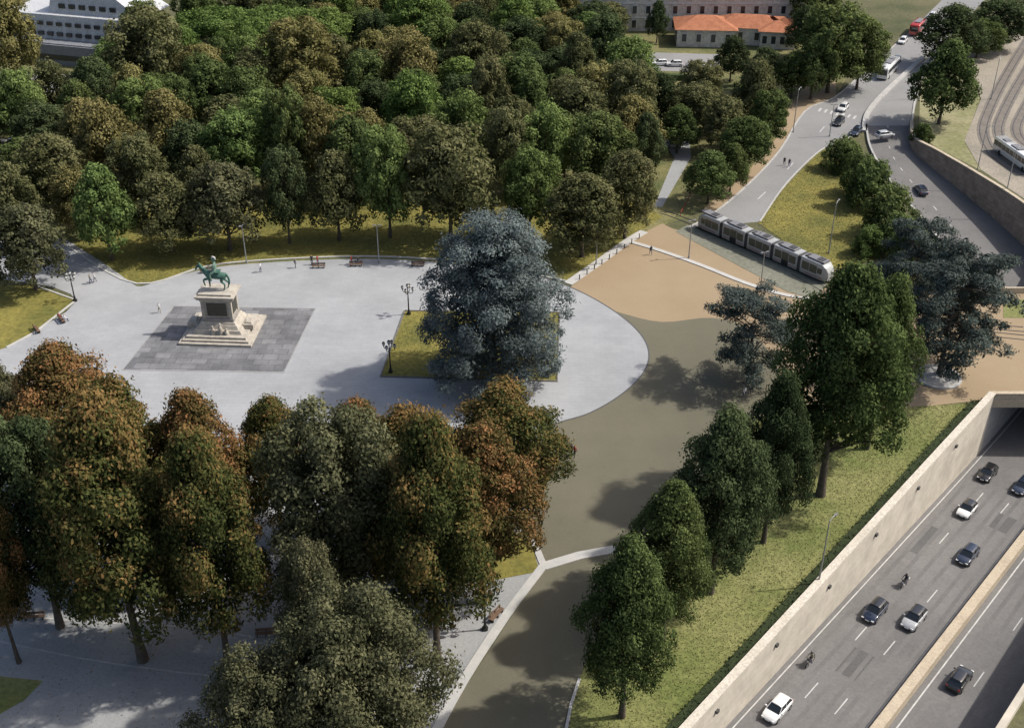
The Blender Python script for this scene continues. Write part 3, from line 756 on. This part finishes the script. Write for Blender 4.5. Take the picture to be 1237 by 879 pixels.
for x, y, z, h in ((.6, -2.9, 1.6, 1.5), (1.5, -2.9, 1.2, 1.0), (-.6, -2.9, 1.5, 1.1)):
    mb.tube([(x, y, z-.5), (x+.05, y, z), (x-.1, y-.05, z+h*.5), (x, y-.1, z+h*.75)], [.45, .38, .27, .1], 0, 8)
    mb.ball((x, y-.12, z+h*.85), .17, 0)
mb.obj('sculpture_group', [stone], mon)
V = []; E = []; Rd = []
def hv(p, r_, par=None):
    V.append(p); Rd.append(r_)
    if par is not None: E.append((par, len(V)-1))
    return len(V)-1
mid = hv((0, 0, 1.22), (.30, .33)); ch_ = hv((-.5, 0, 1.25), (.30, .33), mid); cr_ = hv((.5, 0, 1.30), (.29, .31), mid)
nb = hv((-.78, 0, 1.52), .22, ch_); nm = hv((-1.02, 0, 1.82), .16, nb); pl = hv((-1.16, 0, 2.06), .12, nm); hm = hv((-1.36, 0, 1.86), .10, pl); mz = hv((-1.52, 0, 1.62), .07, hm)
for s_ in (-1, 1): hv((-1.13, s_*.08, 2.22), .03, pl)
tl = hv((.82, 0, 1.36), .09, cr_); t2 = hv((1.0, 0, 1.05), .10, tl); t3 = hv((1.04, 0, .65), .07, t2); hv((1.0, 0, .42), .03, t3)
for s_ in (-1, 1):
    sh = hv((-.6, s_*.2, 1.0), .15, ch_)
    if s_ < 0: kn = hv((-.92, s_*.2, .86), .08, sh); fl = hv((-.88, s_*.2, .5), .05, kn); hv((-.80, s_*.2, .38), .065, fl)
    else: kn = hv((-.6, s_*.2, .55), .075, sh); fl = hv((-.6, s_*.2, .16), .05, kn); hv((-.64, s_*.2, .05), .07, fl)
    hp = hv((.62, s_*.2, 1.02), .19, cr_); sf = hv((.48+s_*.05, s_*.22, .82), .12, hp); hk = hv((.82+s_*.1, s_*.2, .52), .07, sf); fl = hv((.74+s_*.1, s_*.2, .16), .05, hk); hv((.68+s_*.1, s_*.2, .05), .07, fl)
hme = skinmesh('horse', V, E, Rd, 2); hme.materials.append(bronze)
stt = empty('statue', (0, 0, 7.26)); stt.parent = mon; stt.scale = (1.95,)*3
inst('horse', hme, (0, 0, 0), 0, parent=stt)
V = []; E = []; Rd = []
pel = hv((.05, 0, 1.66), .17); s1 = hv((.05, 0, 1.88), .14, pel); c1 = hv((.03, 0, 2.1), (.17, .19), s1); nk = hv((.02, 0, 2.27), .065, c1); hd = hv((0, 0, 2.40), .10, nk); hv((0, 0, 2.5), .08, hd); hv((-.12, 0, 2.39), .016, hd)
for s_ in (-1, 1):
    sh = hv((.03, s_*.2, 2.17), .075, c1); el = hv((-.02, s_*.3, 1.9), .055, sh); wr = hv((-.28, s_*.16, 1.86), .04, el); hv((-.37, s_*.12, 1.88), .045, wr)
    hp = hv((.0, s_*.2, 1.6), .12, pel); kn = hv((-.34, s_*.37, 1.38), .09, hp); an = hv((-.2, s_*.40, .95), .06, kn); hv((-.38, s_*.42, .90), .05, an)
rme = skinmesh('rider', V, E, Rd, 2); rme.materials.append(M('bronze_light', (.10, .19, .15), (.2, .28, .23), 2, .6, metal=.2))
inst('rider', rme, (0, 0, 0), 0, parent=stt)
mb = MB(); mb.ball((0, 0, 2.55), .16, 0, sc=(1.3, .8, .55)); mb.tube([(-.12, 0, 2.6), (-.02, 0, 2.78), (.12, 0, 2.72), (.2, 0, 2.55)], [.05, .09, .08, .03], 1)
mb.box((.05, 0, 1.55), (.7, .62, .06), 0); mb.obj('hat_and_saddle', [bronze, white_b], stt)

# ------------------------------------------------------------------ vehicles
glass = flat('car_glass', (.015, .018, .02), .08, spec=.8); tyre = flat('tyre', (.02, .02, .02), .9); rim = flat('rim', (.4, .4, .42), .3, .8)
hl = flat('headlight', (.8, .8, .8), .1); tlm = flat('taillight', (.4, .02, .02), .3); blk = flat('black_trim', (.02, .02, .02), .5)
PAINT = {k: flat('car_paint', c, .25, .1, .6, 1.0) for k, c in {'white': (.75, .75, .74), 'black': (.018, .018, .02), 'blue': (.02, .03, .055), 'silver': (.42, .43, .44), 'grey': (.10, .105, .11), 'red': (.45, .03, .02)}.items()}
def rring(x, hw, z0, z1, n=4, rr_=.16):
    pts = []
    for cx, cz, a0 in ((hw-rr_, z1-rr_, 0), (-hw+rr_, z1-rr_, 90), (-hw+rr_, z0+rr_*.7, 180), (hw-rr_, z0+rr_*.7, 270)):
        for i in range(n):
            a = rad(a0+90*i/(n-1)); pts.append((x, cx+rr_*math.cos(a), cz+rr_*(.7 if a0 >= 180 else 1)*math.sin(a)))
    return pts
def car_mesh(paint, roof, Lc=4.2, hgt=1.48, suv=0):
    mb = MB(); a = Lc/2; b = .92+suv*.1
    secs = [(-a, .58, .42, .62), (-a+.08, .74, .28, .70), (-a+.4, .84, .24, .82+suv*.08), (-a+1.0, .88, .22, b), (-a+1.5, .885, .22, b+.02), (.4, .89, .22, b+.04), (a-.7, .88, .22, b+.05), (a-.15, .83, .26, b+.02), (a-.03, .74, .32, .8), (a, .6, .44, .66)]
    mb.loft([rring(*s_, rr_=.13) for s_ in secs], 0)
    x0, x1, x2, x3 = -a+1.0, -a+1.75, a-.75, a-.2; zb = b-.02; zt = hgt-.05
    V_ = [(x0, .78, zb), (x0, -.78, zb), (x3, -.78, zb+.04), (x3, .78, zb+.04), (x1, .62, zt), (x1, -.62, zt), (x2, -.60, zt), (x2, .60, zt)]
    mb.add(V_, [(0, 1, 5, 4), (1, 2, 6, 5), (2, 3, 7, 6), (3, 0, 4, 7), (4, 5, 6, 7)], 1)
    rr2 = [[(x, hw*s_, z) for s_, z in ((1, zt-.03), (.93, zt+.04), (.5, zt+.075), (0, zt+.085), (-.5, zt+.075), (-.93, zt+.04), (-1, zt-.03))] for x, hw in ((x1-.05, .6), (x1+.15, .655), ((x1+x2)/2, .66), (x2-.1, .65), (x2+.08, .58))]
    mb.loft(rr2, 2, True)
    for sy in (-1, 1):
        for (xa, ya, za), (xb, yb, zb_) in (((x0, .785, zb), (x1, .63, zt)), ((x3, .785, zb+.04), (x2, .61, zt)), (((x0+x3)/2, .80, zb+.02), ((x1+x2)/2, .64, zt))):
            mb.tube([(xa, sy*ya, za), (xb, sy*yb, zb_)], [.04, .035], 2, 5)
        for wx in (-a+.78, a-.8):
            mb.cyl((wx, sy*.80, .32), .33, .22, 3, 16, 'y'); mb.cyl((wx, sy*.885, .32), .2, .07, 4, 10, 'y')
        mb.box((x0+.35, sy*.98, b+.06), (.14, .2, .13), 0)
        mb.box((-a+.1, sy*.60, .62), (.2, .3, .13), 5); mb.box((a-.08, sy*.66, .74), (.14, .2, .18), 6)
    mb.box((-a+.02, 0, .42), (.1, 1.0, .14), 7); mb.box((a-.0, 0, .40), (.08, 1.2, .12), 7); mb.box((-a-.03, 0, .5), (.03, .5, .11), 5)
    return mb.mesh('car', [PAINT[paint], glass, PAINT[roof] if roof in PAINT else blk, tyre, rim, hl, tlm, blk])
CM = {}
def car(loc, ang, paint, roof=None, suv=0, Lc=4.2, name='car', pitch=0):
    key = (paint, roof, suv, Lc)
    if key not in CM: CM[key] = car_mesh(paint, roof or paint, Lc, 1.48+suv*.17, suv)
    o = inst(name, CM[key], loc, ang); o.rotation_euler[1] = pitch
    return o
sl = math.atan(3.7/KP)
for x, y, pnt, roof, suv, d in ((938, 860, 'white', None, 0, 1), (1056, 742, 'blue', 'black', 1, 1), (1103, 751, 'silver', 'black', 1, 1), (1168, 674, 'blue', None, 0, 1), (1167, 619, 'white', 'black', 0, 1), (1192, 575, 'black', None, 0, 1), (1234, 591, 'blue', None, 0, 1), (1158, 824, 'black', None, 0, -1)):
    p = R(x, y); p.z += .02; car(p, ROADANG if d > 0 else ROADANG+math.pi, pnt, roof, suv, 4.2 if pnt != 'white' or roof is None else 3.8, pitch=sl*d)
ua = (G(1085, 60)-G(1020, 125)); ua = math.atan2(ua.y, ua.x)
for x, y, pnt, an in ((1018, 133, 'white', ua), (1013, 150, 'black', ua), (1034, 162, 'blue', ua), (1068, 166, 'silver', ua+2.4), (1082, 76, 'grey', ua), (755, 78, 'white', .1), (778, 79, 'white', .1), (797, 79, 'white', .1), (815, 80, 'white', 0), (838, 81, 'silver', 0), (858, 82, 'white', 0), (812, 178, 'silver', .3), (30, 98, 'white', .2), (52, 97, 'white', .2), (80, 99, 'silver', .2), (10, 186, 'silver', .3), (22, 172, 'blue', .3), (1090, 52, 'white', ua), (1125, 22, 'white', ua)):
    p = G(x, y); p.z = .05; car(p, an, pnt, name='car' if x > 870 else 'parked_car')
i = 12; p = (Lp[i]+Rp[i])/2; p.z = zs[i]+.03; t = Lp[i]-Lp[i+1]; car(p, math.atan2(-t.y, -t.x), 'blue')

def moto(loc, ang, a, pitch=0):
    e = empty('motorcycle', loc, ang); e.rotation_euler[1] = pitch; e.scale = (1.12,)*3
    mb = MB()
    for x in (-.68, .68):
        P_ = [(x+.27*math.cos(t_), 0, .32+.27*math.sin(t_)) for t_ in np.linspace(0, 2*math.pi, 17)]
        mb.tube(P_, [.055]*17, 1, 6, cap=False); mb.cyl((x, 0, .32), .13, .08, 2, 8, 'y')
    mb.tube([(-.7, 0, .32), (-.5, 0, .85), (-.45, 0, 1.02)], [.05, .05, .05], 2, 6)
    mb.tube([(-.45, -.34, 1.05), (-.48, 0, 1.03), (-.45, .34, 1.05)], [.025]*3, 1, 6)
    mb.loft([rring(x, hw, z0, z1, rr_=.07) for x, hw, z0, z1 in ((-.55, .12, .7, .98), (-.3, .2, .45, .98), (0, .2, .35, .86), (.35, .17, .5, .82), (.75, .1, .68, .88))], 0)
    mb.box((.28, 0, .86), (.7, .26, .09), 1); mb.box((-.6, 0, .95), (.06, .3, .3), 3); mb.ball((-.62, 0, .82), .09, 4)
    mb.tube([(.1, .18, .35), (.75, .2, .4)], [.05, .06], 2, 6)
    mb.obj('frame', [PAINT['black'], tyre, rim, glass, hl], e)
    person((.16, 0, .02), -math.pi/2, 'ride', a, 2, 'rider', 1.0, e)
    mb = MB(); mb.ball((0.0, 0, 1.58), .15, 0); mb.obj('helmet', [PAINT['white' if a == 0 else 'black']], e)
for x, y, a in ((1092, 707, 1), (978, 802, 4)): p = R(x, y); p.z += .02; moto(p, ROADANG, a, sl)

# tram
tw = flat('tram_white', (.36, .37, .37), .35); tgrey = flat('tram_grey', (.18, .18, .19), .5); bel = flat('bellows', (.05, .05, .055), .9); tred = flat('tram_stripe', (.30, .09, .07), .4)
A = G(846, 274); B = G(1002, 342); td = (B-A).normalized()
tram = empty('tram', (A+B)/2+Vector((0, 0, .06)), math.atan2(td.y, td.x))
TL = (B-A).length; n = 5; seg = TL/n
for i in range(n):
    mb = MB(); x0 = -TL/2+i*seg+.35; x1 = x0+seg-.7
    if i == 0: x0 -= .35
    if i == n-1: x1 += .35
    secs = [(x0, 1.2, .35, 3.25), (x1, 1.2, .35, 3.25)]
    if i == 0: secs = [(x0, .75, .5, 1.9), (x0+.35, 1.0, .38, 2.6), (x0+1.1, 1.17, .35, 3.15), (x0+1.8, 1.2, .35, 3.25), (x1, 1.2, .35, 3.25)]
    if i == n-1: secs = [(x0, 1.2, .35, 3.25), (x1-1.8, 1.2, .35, 3.25), (x1-1.1, 1.17, .35, 3.15), (x1-.35, 1.0, .38, 2.6), (x1, .75, .5, 1.9)]
    mb.loft([rring(*s_, rr_=.22) for s_ in secs], 0)
    wa = x0+(2.0 if i == 0 else .25); wb = x1-(2.0 if i == n-1 else .25)
    for sy in (-1, 1):
        nn = max(2, int((wb-wa)/1.5)); st_ = (wb-wa)/nn
        for j in range(nn):
            dr = j == nn//2 and i % 2 == 1
            mb.box((wa+st_*(j+.5), sy*1.2, 1.95 if not dr else 1.6), (st_*.93, .05, 1.35 if not dr else 2.3), 1)
        mb.box(((x0+x1)/2, sy*1.2, .75), ((x1-x0)*.92 if 0 < i < n-1 else (x1-x0)*.7, .04, .12), 4)
    if i in (0, n-1):
        s_ = -1 if i == 0 else 1; xe = x0 if i == 0 else x1
        mb.loft([[(xe-s_*.12, -.72, 1.2), (xe-s_*.12, .72, 1.2), (xe-s_*.12+s_*.06, .72, 1.25), (xe-s_*.12+s_*.06, -.72, 1.25)], [(xe-s_*.55, -1.0, 2.55), (xe-s_*.55, 1.0, 2.55), (xe-s_*.4, .98, 2.62), (xe-s_*.4, -.98, 2.62)]], 1, sm=False)
        mb.box((xe-s_*1.5, 0, 1.95), (.9, 2.41, .95), 1)
    mb.box(((x0+x1)/2, 0, 3.38), ((x1-x0)*.6, 1.6, .32), 2); mb.box(((x0+x1)/2-(x1-x0)*.38, 0, 3.33), ((x1-x0)*.12, 1.2, .22), 3)
    mb.box(((x0+x1)/2+.6, 0, 3.57), ((x1-x0)*.22, 1.1, .1), 3)
    mb.box(((x0+x1)/2, 0, .25), ((x1-x0)*.6, 1.9, .35), 3)
    mb.obj('car_body', [tw, glass, tgrey, bel, tred], tram)
    if i < n-1:
        mb = MB(); xc = -TL/2+(i+1)*seg
        mb.loft([rring(xc-.36+j*.12, 1.08+(.05 if j % 2 else 0), .45, 3.1+(.04 if j % 2 else 0), rr_=.2) for j in range(7)], 0); mb.obj('bellows', [bel], tram)
mb = MB(); mb.tube([(-1, 0, 3.5), (0, 0, 4.4), (-.9, 0, 5.1)], [.05]*3, 0, 5); mb.tube([(-.9, -.8, 5.1), (-.9, .8, 5.1)], [.05]*2, 0, 5); mb.obj('pantograph', [bel], tram)

def bus(loc, ang, paint, name='bus', L_=11):
    e = empty(name, loc, ang); mb = MB(); a = L_/2
    mb.loft([rring(*s_, rr_=.15) for s_ in ((-a, 1.15, .4, 2.9), (-a+.15, 1.25, .35, 3.05), (a-.1, 1.25, .35, 3.05), (a, 1.2, .4, 2.95))], 0)
    for sy in (-1, 1):
        for j in range(int(L_/1.5)): mb.box((-a+1+j*1.5, sy*1.25, 2.0), (1.35, .05, 1.0), 1)
        for wx in (-a+2.2, a-2.8): mb.cyl((wx, sy*1.13, .48), .48, .3, 2, 14, 'y')
    mb.box((-a-.01, 0, 1.9), (.06, 2.1, 1.3), 1); mb.box((a+.01, 0, 2.1), (.06, 2.0, .9), 1); mb.box((0, 0, 3.15), (3, 1.5, .25), 3); mb.box((a*.6, 0, 3.12), (1.5, 1.3, .2), 3)
    mb.obj('body', [PAINT[paint], glass, tyre, tgrey], e)
p = G(1072, 90); p.z = .04; bus(p, ua, 'white'); p = G(1107, 40); p.z = .04; bus(p, ua, 'red', 'truck', 8); p = G(1226, 196); p.z = .06; bus(p, rad(100), 'white', 'tram', 14)

# ------------------------------------------------------------------ street furniture
iron = flat('cast_iron', (.02, .022, .02), .5, .3); glob = flat('globe', (.5, .5, .47), .2); steel = flat('galvanised_steel', (.32, .33, .34), .45, .5)
def lamp_mesh():
    mb = MB()
    mb.cyl((0, 0, .15), .3, .3, 0, 10); mb.cyl((0, 0, .55), .2, .6, 0, 10, r2=.12)
    mb.tube([(0, 0, .8), (0, 0, 2.4), (0, 0, 4.1)], [.10, .08, .06], 0, 8); mb.ball((0, 0, 2.4), .12, 0)
    for i in range(4):
        a = i*math.pi/2+.4; c, s_ = math.cos(a), math.sin(a)
        mb.tube([(0, 0, 3.5), (.35*c, .35*s_, 3.35), (.7*c, .7*s_, 3.5), (.75*c, .75*s_, 3.8)], [.045]*4, 0, 5)
        mb.cyl((.75*c, .75*s_, 3.85), .12, .08, 0, 8); mb.ball((.75*c, .75*s_, 4.1), .22, 1, 8, 6); mb.cyl((.75*c, .75*s_, 4.34), .2, .14, 0, 8, r2=.03)
    mb.cyl((0, 0, 4.15), .12, .08, 0, 8); mb.ball((0, 0, 4.45), .25, 1, 8, 6); mb.cyl((0, 0, 4.72), .22, .15, 0, 8, r2=.03)
    return mb.mesh('lamp', [iron, glob])
LMm = lamp_mesh()
for x, y in ((91, 364), (494, 380), (472, 450), (661, 456), (586, 760), (905, 450)):
    inst('street_lamp', LMm, G(x, y), random.random(), (1.15,)*3)
def pole_mesh(h, arm, dbl=False):
    mb = MB(); mb.tube([(0, 0, 0), (0, 0, h*.5), (0, 0, h)], [.12, .09, .06], 0, 7); mb.cyl((0, 0, .2), .18, .4, 0, 8)
    for s_ in ((1, -1) if dbl else (1,)):
        mb.tube([(0, 0, h-.3), (s_*arm*.5, 0, h+.1), (s_*arm, 0, h+.15)], [.05, .045, .04], 0, 6)
        mb.box((s_*(arm+.25), 0, h+.13), (.55, .26, .12), 1, tx=.9, ty=.8)
    return mb.mesh('pole', [steel, tgrey])
PL1 = pole_mesh(9.5, 1.0); PL2 = pole_mesh(7, .25, True)
for x, y, m_, a in ((988, 708, PL1, .8), (458, 318, PL2, 0), (298, 318, PL2, 1), (1001, 306, PL1, 1), (832, 312, PL2, .5), (918, 352, PL2, .4), (1180, 208, PL1, 0), (1215, 235, PL1, .5), (1002, 165, PL2, 0), (958, 160, PL1, 1), (1110, 120, PL1, 2), (1197, 120, PL1, 1), (720, 320, PL2, 1), (350, 270, PL2, 1)):
    inst('lamp_post', m_, G(x, y), a)
mb = MB()
for x in (-.85, 0, .85): mb.box((x, 0, .21), (.07, .42, .42), 0); mb.box((x, .22, .6), (.06, .06, .5), 0)
for j in range(4): mb.box((0, -.18+j*.12, .45), (2.1, .09, .05), 1)
for j in range(3): mb.box((0, .26, .58+j*.13), (2.1, .04, .09), 1)
BN = mb.mesh('bench', [iron, M('bench_wood', (.14, .09, .06), (.19, .12, .08), 3)])
for x, y, a in ((42, 748, .1), (322, 768, .1), (75, 388, 2.2), (45, 400, 2.2), (430, 322, .05), (385, 324, .05), (600, 745, 1), (250, 330, .1), (505, 322, 0)):
    inst('park_bench', BN, G(x, y)+Vector((0, 0, .05)), a, (1.1, 1.1, 1.0))
for x, y in ((72, 386), (79, 389)):
    p = G(x, y); p.z = .07; person(p, 2.2, 'sit', 3 if x < 75 else 0, 2)
mb = MB()
mb.tube([(0, 0, 0), (0, 0, .75)], [.09, .08], 0, 8); mb.ball((0, 0, .8), .11, 0)
BO = mb.mesh('bollard', [iron])
for i in range(9):
    inst('bollard', BO, G(700+i*9, 338-i*6.2)+Vector((0, 0, .1)))
mb = MB()
for i in range(5):
    a = G(822+i*3, 262-i*6); mb.tube([a, a+Vector((0, 0, 1))], [.05, .05], 0, 5)
ribbon(mb, gl([(822, 262), (834, 238)]), .08, .9, 1.0); mb.obj('railing', [flat('red_railing', (.3, .05, .03))])
mb = MB(); cb_ = G(1133, 456); ribbon(mb, [cb_+Vector((3.1*math.cos(t), 3.1*math.sin(t), 0)) for t in np.linspace(0, 2*math.pi, 33)], .35, 0, .3); mb.obj('tree_bed_kerb', [m_light])
mb = MB(); mb.add([(cb_.x+3*math.cos(t), cb_.y+3*math.sin(t), .12) for t in np.linspace(0, 2*math.pi, 25)[:-1]], [list(range(24))]); mb.obj('tree_bed', [m_conc])

# ------------------------------------------------------------------ buildings
fac = M('facade_plaster', (.46, .44, .39), (.54, .52, .47), .1, .9); trim = M('stone_trim', (.60, .59, .56), None, 1); win = flat('window_glass', (.03, .035, .04), .15); tile = M('terracotta_tiles', (.28, .105, .055), (.40, .165, .085), .8, .85, .3, .3)
def building(name, c, L_, D_, floors, bays, rz=0, fh=3.8, wallm=fac, roofm=tile, hip=2.5):
    e = empty(name, c, rz); H_ = floors*fh; mb = MB(); mb.box((0, 0, H_/2), (L_, D_, H_)); mb.obj('walls', [wallm], e)
    mw = MB(); bw = L_/bays
    for f in range(floors):
        for b in range(bays):
            x = -L_/2+bw*(b+.5); z = f*fh+fh*.52
            mw.box((x, -D_/2-.04, z), (1.5, .16, 2.3), 1); mw.box((x, -D_/2-.09, z), (1.15, .14, 1.95), 0); mw.box((x, -D_/2-.14, z+1.3), (1.9, .3, .16), 1)
        mw.box((0, -D_/2-.08, (f+1)*fh-.1), (L_+.2, .2, .22), 1)
        for b in range(int(D_/4)):
            for sx in (-1, 1): mw.box((sx*(L_/2+.05), -D_/2+2+b*4, f*fh+fh*.52), (.12, 1.2, 2.0), 0)
    mw.obj('windows', [win, trim], e)
    mr_ = MB(); a, b = L_/2+.7, D_/2+.7
    mr_.add([(-a, -b, H_), (a, -b, H_), (a, b, H_), (-a, b, H_), (-a+b, 0, H_+hip), (a-b, 0, H_+hip)], [(0, 1, 5, 4), (1, 2, 5), (2, 3, 4, 5), (3, 0, 4), (3, 2, 1, 0)])
    mr_.obj('roof', [roofm], e)
p = G(830, 38); building('palazzo', p+Vector((0, 8, 0)), 62, 16, 4, 17)
for x, y, w_, d_, rz_ in ((852, 54, 15, 11, -4), (905, 53, 17, 9, -9), (940, 56, 9, 12, -9)):
    building('tiled_house', G(x, y)+Vector((0, 3, 0)), w_, d_, 1, 4, rad(rz_), 4.6, fac, tile, 2.4)
mod = M('metal_cladding', (.44, .45, .46), (.50, .51, .52), .2, .5); mod2 = M('grey_cladding', (.17, .18, .20), (.22, .23, .25), .2, .6)
e = empty('modern_building', G(80, 84)+Vector((0, 14, 0)), rad(-16))
mb = MB(); mb.box((0, 0, 2.5), (46, 22, 5), 1); mb.box((-2, 2, 8), (38, 18, 6), 0, 0, .86, .9, 2); mb.box((8, 3, 14), (26, 14, 6), 0, 0, .6, .85, -4)
mb.box((0, -11.04, 2.0), (43, .12, 1.3), 2)
for f in range(2):
    for j in range(13): mb.box((-17+j*2.7, -6.95+f*.5, 6.6+f*2.4), (1.5, .8, .9), 2)
for j in range(6): mb.box((-1+j*2.9, -3.75, 12.8), (1.6, .8, 1.1), 2)
mb.obj('volumes', [mod, mod2, win], e)
mb = MB(); mb.box((0, 0, 5.1), (45, 21, .3)); mb.obj('roof_terrace', [mod2], e)
building('apartment_block', Vector((-150, 400, 0)), 60, 16, 5, 14); building('apartment_block', Vector((20, 440, 0)), 90, 16, 5, 20); building('apartment_block', Vector((150, 470, 0)), 70, 16, 5, 16)
mb = MB(); ribbon(mb, gl([(745, 92), (800, 96), (860, 98)]), 1.4, 0, 1.3); mb.obj('clipped_hedge', [M('hedge_leaf', (.03, .05, .015), (.06, .09, .03), 3, .9, 1, .5)])
sheet('parking_lot', [(735, 62), (870, 66), (870, 88), (735, 84)], .03, m_asph2)
sheet('parking_lot', [(-80, 88), (125, 90), (125, 112), (-80, 112)], .03, m_asph2)
sheet('park_path', [(790, 160), (832, 165), (835, 190), (800, 250), (790, 250), (815, 190)], .03, m_grey)
sheet('park_path', [(-60, 160), (30, 170), (40, 205), (-60, 200)], .035, m_asph2)

# ------------------------------------------------------------------ light, sky, camera
EL = rad(48)
sd = Vector((.95*math.cos(EL), .12*math.cos(EL), math.sin(EL))).normalized()
sun = bpy.data.lights.new('sun', 'SUN'); sun.energy = 4.7; sun.angle = rad(1.2); sun.color = (1, .945, .86)
so = bpy.data.objects.new('sun', sun); COL.objects.link(so); so.rotation_euler = sd.to_track_quat('Z', 'Y').to_euler(); so.location = (0, 0, 200)
w = bpy.data.worlds.new('World'); SC.world = w; w.use_nodes = True
nt = w.node_tree; bg = nt.nodes['Background']; sk = nt.nodes.new('ShaderNodeTexSky'); sk.sky_type = 'NISHITA'; sk.sun_disc = False
sk.sun_elevation = EL; sk.sun_rotation = math.atan2(sd.x, sd.y); sk.air_density = 1.0; sk.dust_density = 4.0
nt.links.new(sk.outputs[0], bg.inputs['Color']); bg.inputs['Strength'].default_value = .15
cam = bpy.data.cameras.new('camera'); co = bpy.data.objects.new('camera', cam); COL.objects.link(co)
co.location = (0, 0, CH); co.rotation_euler = (math.pi/2-PIT, 0, 0); cam.sensor_width = 36; cam.lens = 36*F/1237; cam.clip_end = 6000; cam.clip_start = 1
SC.camera = co
SC.view_settings.view_transform = 'Standard'; SC.view_settings.look = 'None'; SC.view_settings.exposure = 0
